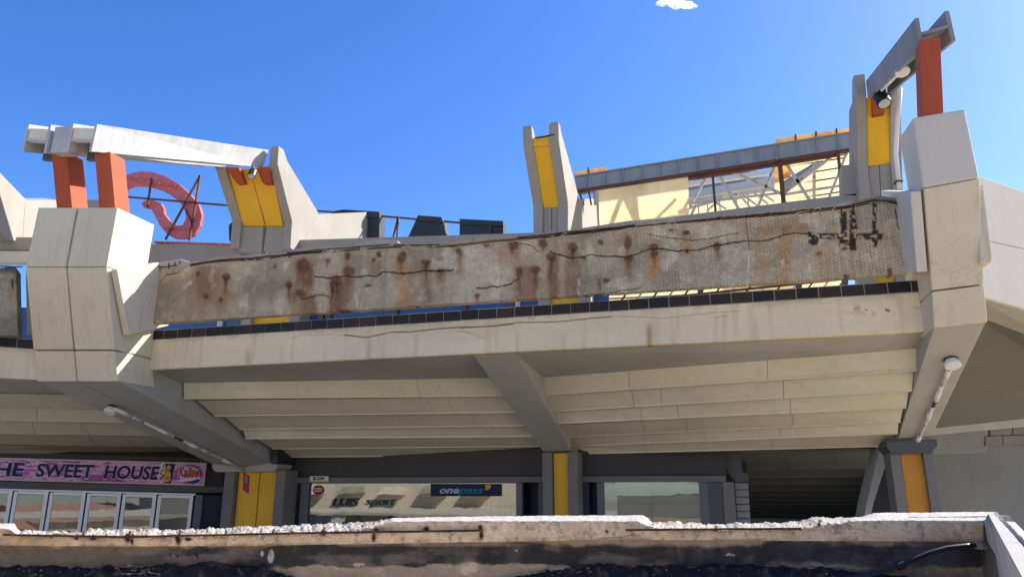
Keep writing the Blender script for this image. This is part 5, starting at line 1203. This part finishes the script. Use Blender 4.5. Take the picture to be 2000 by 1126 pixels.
for x0, y0, rx_, ry in ((150, 1049, 4, 4), (182, 1051, 7, 3), (250, 1050, 5, 8), (258, 1056, 3, 6), (348, 1052, 5, 10), (368, 1052, 6, 3), (630, 1038, 5, 8), (730, 1048, 4, 9), (735, 1034, 5, 4), (833, 1032, 5, 5), (938, 1029, 4, 5), (940, 1044, 4, 8), (1185, 1037, 3, 3), (100, 1048, 3, 2)):
    bl2((K > .8) * np.exp(-((px - x0) / rx_) ** 2 - ((py - y0) / ry) ** 2) * 1.6 * (.4 + n1), (.06, .022, .018), 1)
bl2(face * (1 - sstep(.4, 1.6, segd(px + 3 * n1, py, [(1225, 1034), (1240, 1042), (1215, 1048), (1180, 1050)]))), (.15, .09, .07), .7)
bl2(face * (1 - sstep(.4, 1.4, segd(px, py + 2 * n1, [(1655, 1024), (1668, 1032), (1690, 1036), (1698, 1040)]))), (.15, .08, .06), .6)
wall = K > 2
bl2(wall * 1.0, (.36, .27, .175)); 
ys = py + 20 * (fbm(S * 2.2, S * 0, 44) - .5) + 12 * (fbm(S * 12, S * 0, 45) - .5)
# tar band
wk = sstep(120, 420, px)
tarb = sstep(1062, 1069, ys + 3) * sstep(1110.5, 1108, ys + pl([(0, 0), (300, -3), (420, -14), (560, 0), (700, 4), (1100, 6), (1300, -8), (1700, -6), (1920, 0)], px))
bl2(wall * tarb * (.55 + .45 * wk) * (.68 + .32 * sstep(.34, .5, fbm(S * 3.5, Z * 9, 123, 6))), (.026, .026, .027), .96)
bl2(wall * tarb * sstep(.5, .75, fbm(S * 6, Z * 1.5, 54)), (.15, .125, .095), .6)
bl2(wall * tarb * (1 - wk), (.12, .095, .06), .5)
bl2(wall * sstep(.42, .6, fbm(S * 4, Z * 7, 64)) * sstep(1100, 1114, ys), (.42, .31, .21), .6)
bl2(wall * sstep(.62, .7, fbm(S * 9, Z * 14, 74)) * sstep(1098, 1112, ys), (.36, .30, .22), .5)
ed = np.exp(-((ys - 1110) / 2.2) ** 2) * sstep(.45, .6, fbm(S * 5, Z * 0, 84)); bl2(wall * ed, (.42, .35, .25), .8)
bl2(wall * sstep(1068, 1062, py) * sstep(.35, .6, fbm(S * 3, Z * 4, 94)), (.40, .28, .19), .6)
for x0, y0, rx_, ry in ((529, 1084, 6, 14), (513, 1080, 3, 6), (908, 1112, 8, 9), (925, 1108, 12, 10), (1425, 1082, 9, 2.5), (1008, 1073, 3, 2), (700, 1100, 12, 4)):
    bl2(wall * sstep(1.25, .7, ((px - x0 + 6 * (n1 - .5)) / rx_) ** 2 + ((py - y0 + 6 * (n1 - .5)) / ry) ** 2), (.50, .42, .30), .9)
bl2(wall * np.exp(-((px - 529) / 2) ** 2 - ((py - 1080) / 5) ** 2), (.2, .17, .14), .8)
bl2(wall * sstep(1480, 1720, px) * sstep(.35, .6, n3), (.10, .095, .10), .5)
# faint dark scrawl on the tar
for xs_, ys_ in (([330, 336, 334], [1082, 1080, 1086]), ([345, 348, 352], [1080, 1087, 1081]), ([357, 357], [1080, 1086]), ([362, 368, 374], [1085, 1080, 1085]), ([380, 386], [1080, 1084]), ([386, 388], [1079, 1088])):
    bl2(wall * (1 - sstep(.5, 1.6, segd(px, py, list(zip(xs_, ys_))))), (.008, .008, .008), .9)
# relief
nrm = -np.array(FW)
n4 = fbm(S * 90, K * 40 + S * 7, 17, 3); amp = np.where(top, .005 + .012 * RGH, np.where(face, .006 + .02 * RGH * sstep(1.6, 1.0, K), .010))
disp = amp * ((n1 - .5) * 1.2 + (n2 - .5) * .9 + (n4 - .5) * .9)
P = P + disp[..., None] * (nrm * np.where(top, .25, 1.0)[..., None] + np.array([0, 0, 1.0]) * np.where(top, 1.0, .0)[..., None])
P[..., :2] += (-np.array(FW)[:2]) * (.012 * tarb * wall)[..., None]
npar = empty('near_parapet', tuple(pD(1000, 1180, DN)), 'near concrete parapet across the bottom with broken sunlit coping and black tar band', 'parapet wall')
bk = P.copy(); 
bkk = P + np.array(FW) * .3; bkk[0] = P[0] + np.array(FW) * .004
gridobj('wall_body', P, C, M['paint_near'], npar, smooth=True)
# solid core behind the skin so that it has thickness (kept below the skin)
core_t = [pD(x, float(pl(Bk, x)) + 7, DN + .255) for x in np.linspace(-50, 1946, 60)]
mb = MB()
for p_, q_ in zip(core_t[:-1], core_t[1:]):
    zz = min(p_.z, q_.z)
    a_ = Vector((p_.x, p_.y, zz)); b_ = Vector((q_.x, q_.y, zz))
    mb.prism([a_, b_, Vector((b_.x, b_.y, -1.2)), Vector((a_.x, a_.y, -1.2))], -FW * .15)
mb.build('wall_core', M['stone'], npar)
for x0, x1, f_ in ((6, 540, 0), (540, 944, 0), (1222, 1565, 0)):
    pts = []
    for x in np.linspace(x0, x1, 22):
        y = float(np.interp(x, [0, 30, 250, 540, 700, 944, 1222, 1300, 1565], [1043, 1044, 1047.5, 1041, 1038.5, 1035, 1034, 1033, 1031.5]))
        pts.append(pD(x, y + random.uniform(-.25, .25), DN - .02))
    MB().tube(pts, .0075, 6).build('reinforcing_bar', M['rod'], npar)
for x, y, s_ in ((162, 1042, 1), (252, 1041, 1), (350, 1040, 1.2), (440, 1040, .7), (533, 1036, .6), (632, 1033, .8), (736, 1034, .8), (833, 1029, 1), (1398, 1031, .8), (1600, 1020, 1)):
    MB().tube([pD(x, y + 4, DN - .01), pD(x + 1, y, DN + .02), pD(x + 2, y - 4 * s_, DN + .03)], .009, 5).build('bar_stub', M['rod'], npar)
# return wall on the right, coming towards the viewer
zF = pD(1922, 1016, DN).z; zB = pD(1946, 998, DN + .26).z
i0 = pD(1922, 1016, DN); i1 = pZ(2000, 1098, zF); i2 = i0 + (i1 - i0) * 1.8
o0_ = pD(1946, 998, DN + .26); o1_ = pZ(1962, 1016, zB); o2_ = pZ(2003, 1040, zB); dd = (i1 - i0).normalized()
nr_ = 200; U, V = np.meshgrid(np.linspace(0, 1, nr_), np.linspace(0, 1, 40))
inn = np.array(i0) + (np.array(i2 - i0)) * U[..., None]
side = np.array(dd.cross(Vector((0, 0, 1)))); 
if side @ np.array(RT) < 0: side = -side
wtop = .30 + .0 * U
o1_ = pZ(2000, 1053, zB); outp = np.array(o0_) + np.array(o1_ - o0_) * 1.7 * U[..., None]
P = np.zeros((64, nr_, 3)); Kk = np.zeros((64, nr_))
for k in range(24): t = k / 23; P[k] = outp[0] * (1 - t) + inn[0] * t; Kk[k] = t
hC = zF - pD(1919, 1057, DN).z
for k in range(20): t = (k + 1) / 20; P[24 + k] = inn[0] - np.array([0, 0, hC]) * t; Kk[24 + k] = 1 + t
for k in range(20): t = k / 19; P[44 + k] = inn[0] - np.array([0, 0, hC]) + side * .035 - np.array([0, 0, .8]) * t; Kk[44 + k] = 2.01 + t
S2 = P[..., 1] * 1.0; Z2 = P[..., 2]; X2 = P[..., 0]
q1 = fbm(S2 * 20 + X2 * 9, Z2 * 20 + Kk * 6, 3, 5); q2 = fbm(S2 * 50, X2 * 50 + Z2 * 40, 8, 3)
C = np.ones(P.shape) * np.array([.47, .43, .38]); m = (sstep(.5, .62, q2) * .6)[..., None]; C = C * (1 - m) + np.array([.30, .28, .25]) * m
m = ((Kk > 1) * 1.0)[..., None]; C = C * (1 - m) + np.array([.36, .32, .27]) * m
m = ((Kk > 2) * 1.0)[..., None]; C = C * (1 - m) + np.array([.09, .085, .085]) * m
m = ((Kk > 1) & (Kk < 2))[..., None] * sstep(.55, .7, q1)[..., None] * .5; C = C * (1 - m) + np.array([.22, .19, .16]) * m
px, py = proj(P); 
P = P + ((q1 - .5) * .010 + (q2 - .5) * .008)[..., None] * np.array([0, 0, 1.0]) * (Kk <= 1)[..., None] - np.array(side) * ((q1 - .5) * .012 * (Kk > 1))[..., None]
m = ((1 - sstep(.5, 1.3, segd(px, py + 2 * q1, [(1955, 1006), (1968, 1022)]))) * (Kk < 1))[..., None] * .6; C = C * (1 - m) + np.array([.12, .1, .14]) * m
nret = empty('near_parapet', tuple(i1), 'return of the near parapet at the lower right corner with bright rough top', 'parapet wall')
gridobj('wall_body', P, C, M['paint_near'], nret, smooth=True)
oo = [Vector(v) for v in outp[0][::20]]
mb = MB()
for p_, q_ in zip(oo[:-1], oo[1:]): mb.prism([p_ - Vector((0, 0, .012)), q_ - Vector((0, 0, .012)), Vector((q_.x, q_.y, -1.2)), Vector((p_.x, p_.y, -1.2))], Vector(side) * -.05)
mb.build('wall_core', M['stone'], nret)
MB().prism([pZ(x, y, zB - .014) for x, y in ((1952, 1013), (1966, 1017), (1983, 1018), (2012, 1047), (2012, 1085), (1988, 1060))], (0, 0, -.12)).build('outer_slab', M['topstone'], nret, .006)
# hose
hs = empty('hose', tuple(pD(1700, 1118, DN - .1)), 'black rubber hose with grey fittings running down the corner of the near parapet', 'hose')
hp = [(1908, 1064, -.06), (1885, 1065, -.07), (1850, 1069, -.08), (1815, 1079, -.09), (1775, 1095, -.10), (1740, 1110, -.11), (1700, 1120, -.12), (1640, 1133, -.12)]
MB().tube([pD(x, y, DN + d) for x, y, d in hp], .016, 10).build('hose_tube', M['hose'], hs, smooth=True)
MB().tube([pD(1925, 1067, DN - .05), pD(1915, 1065, DN - .055), pD(1904, 1064, DN - .06)], [.018, .024, .022], 10).build('hose_fitting', M['zinc'], hs)
MB().tube([pD(1765, 1100, DN - .1), pD(1752, 1106, DN - .105)], .027, 10).build('hose_fitting', M['black'], hs)
# debris in the trough
na, nb = 420, 60
U, V = np.meshgrid(np.linspace(-50, 1950, na), np.linspace(0, 1, nb))
ht = np.interp(U, [-50, 0, 100, 250, 420, 520, 600, 950, 1060, 1150, 1300, 1450, 1600, 1720, 1950], [1112, 1110, 1106, 1107, 1101, 1108, 1140, 1140, 1116, 1104, 1106, 1104, 1110, 1122, 1150])
ht = ht + 7 * (fbm(U * .03, V * 2, 5) - .5) + 5 * (fbm(U * .3, V * 14, 6, 5) - .5)
P = np.zeros((nb, na, 3))
for j in range(nb):
    for i in range(na):
        p_ = pD(U[j, i], ht[j, i], DN + .03); d_ = V[j, i] * .2
        P[j, i] = p_ - FW * d_
        P[j, i, 2] = p_.z + .02 * math.sin(3.1 * V[j, i]) - .35 * V[j, i] ** 2
P[..., 2] += .025 * (fbm(P[..., 0] * 22, P[..., 1] * 22, 9) - .5) * 2
C = np.ones(P.shape) * np.array([.017, .016, .016]); m = sstep(.6, .72, fbm(P[..., 0] * 25, P[..., 1] * 25, 19))[..., None]; C = C * (1 - m) + np.array([.07, .05, .035]) * m
tag(gridobj('debris', P, C, M['paint_near'], kind='stuff'), 'black crumbs and dirt heaped at the foot of the near parapet', None)
stn = MB()
for k in range(60):
    x = random.choice((random.uniform(0, 520), random.uniform(1060, 1640))); y = random.uniform(1108, 1124); c = pD(x, y, DN - random.uniform(.03, .2)); r_ = random.uniform(.004, .010)
    stn.loft([[c + Vector((r_ * math.cos(t) * s_, r_ * math.sin(t) * s_, z_)) for t in (0, 1.2, 2.4, 3.8, 5.1)] for z_, s_ in ((-r_ * .6, .7), (0, 1), (r_ * .6, .6))])
tag(stn.build('rubble_crumbs', M['debris']), 'pale rubble crumbs scattered over the black debris', kind='stuff')
tw = MB()
for k in range(22):
    x = random.choice((random.uniform(230, 300), random.uniform(1050, 1180))); c = pD(x, random.uniform(1104, 1122), DN - .08); tw.tube([c, c + RT * random.uniform(-.03, .03) + Vector((0, 0, .008)), c + RT * random.uniform(-.06, .06) + Vector((0, 0, random.uniform(-.012, .012)))], .0013, 4)
tag(tw.build('dry_twigs', M['mortar']), 'dry straw and twigs on the black debris', kind='stuff')

# ================================================================== OPPOSITE SIDE (behind the viewer, seen only in the glass; tall blocks enlarged for warm bounce light)
for lb_, x0, x1, y0, z1, rf in (('tall cream block behind the viewer on the left', -60, -13, -14, 6.5, 0), ('low cream house with clay roof behind the viewer', -9.5, -1, -13, -2.4, .5), ('low cream house with clay roof farther right behind the viewer', 1, 11, -16, -2.2, .6), ('tall cream block behind the viewer on the right', 14, 45, -15, 7.5, 0)):
    hb = empty('house', ((x0 + x1) / 2, y0, -4.6), lb_, 'house')
    MB().box(x0, x1, y0 - 8, y0, -4.6, z1).build('wall', M['facing'], hb)
    for k in range(int((x1 - x0) / 3)):
        MB().box(x0 + 1 + 3 * k, x0 + 2.6 + 3 * k, y0 - .05, y0 + .06, -3.9, -2.9).build('window', M['navy'], hb)
    if not rf:
        for k in range(int((x1 - x0) / 3.4)):
            xx = x0 + 1.2 + 3.4 * k
            MB().box(xx, xx + 1.2 + .5 * (k % 3), y0 - .05, y0 + .08, -3.0 + .3 * (k % 2), -1.7).build('window', M['navy'], hb)
            MB().prism([Vector((xx - .4, y0 + .02, .3)), Vector((xx - .4, y0 + 1.4, -.25)), Vector((xx - .4, y0 + .02, -.25))], (1.9, 0, 0)).build('awning', M['paper' if k % 2 else 'facing'], hb)
    if rf: MB().prism([Vector((x0 - .3, y0 + .4, z1)), Vector((x0 - .3, y0 - 8.4, z1)), Vector((x0 - .3, y0 - 4, z1 + rf * 2))], (x1 - x0 + .6, 0, 0)).build('roof', M['clay'], hb)

# ================================================================== CLOUD
cl_m = NT('cloud_white'); cl_m.fin((.9, .9, .9), 1)
_t = cl_m.t; tr_b = cl_m.n('ShaderNodeBsdfTransparent'); mxx = cl_m.n('ShaderNodeMixShader'); lw = cl_m.n('ShaderNodeLayerWeight'); lw.inputs[0].default_value = .35
_g = cl_m.noise(.06, 6, .7); _f = cl_m.math('MULTIPLY', cl_m.mr(lw.outputs['Facing'], .0, .6, .5, 0), cl_m.mr(_g, .42, .6), True)
_t.links.new(_f, mxx.inputs[0]); _t.links.new(tr_b.outputs[0], mxx.inputs[1]); _tl = cl_m.n('ShaderNodeBsdfTranslucent'); _tl.inputs[0].default_value = (1, 1, 1, 1); _df = cl_m.n('ShaderNodeBsdfDiffuse'); _df.inputs[0].default_value = (1, 1, 1, 1); _as = cl_m.n('ShaderNodeAddShader'); _t.links.new(_tl.outputs[0], _as.inputs[0]); _t.links.new(_df.outputs[0], _as.inputs[1]); _t.links.new(_as.outputs[0], mxx.inputs[2]); _t.links.new(mxx.outputs[0], cl_m.out.inputs[0])
bmc = bmesh.new()
for x, y, r_ in ((1296, 6, 12), (1310, 3, 14), (1325, 8, 14), (1340, 10, 11), (1352, 14, 7), (1318, -6, 20), (1300, -4, 16)):
    c = pD(x, y, 900); bmesh.ops.create_icosphere(bmc, subdivisions=3, radius=r_ * .62, matrix=Matrix.Translation(c) @ Matrix.Diagonal((1.4, 1, .7, 1)))
mec = bpy.data.meshes.new('cloud'); bmc.to_mesh(mec); bmc.free()
for v_ in mec.vertices:
    p = v_.co; k = float(fbm(np.array([p.x * .11]), np.array([p.z * .11 + p.y * .07]), 3)[0]) - .5
    v_.co = p + Vector((k * 9, k * 4, k * 7))
mec.polygons.foreach_set('use_smooth', [True] * len(mec.polygons)); mec.materials.append(cl_m.m)
oc_ = bpy.data.objects.new('cloud', mec); COL.objects.link(oc_); tag(oc_, 'small white wisp of cloud at the top edge of the sky', kind='structure')

# ================================================================== groups of alike things
GR = {'concrete_pier': 'concrete piers between the bays', 'post': 'orange and red posts under the channel beams', 'buttress': 'speckled buttresses of the upper storey', 'column': 'yellow columns', 'tube_lamp': 'white tube lamps', 'channel_beam': 'channel beams on posts', 'block_letter': 'dark rooftop letters', 'spotlight': 'dark spotlights', 'bracket': 'short orange brackets', 'shopfront': 'shopfronts under the overhang', 'terrace_edge_beam': 'tiled edge beams', 'broken_parapet_beam': 'broken parapet beams', 'terrace_wall': 'low terrace walls', 'recess_door': 'dark recess doors', 'near_parapet': 'near parapet walls', 'house': 'buildings behind the viewer'}
for o in COL.objects:
    if o.parent is None and 'category' in o and 'group' not in o:
        k = o.name.split('.')[0]
        if k in GR: o['group'] = GR[k]
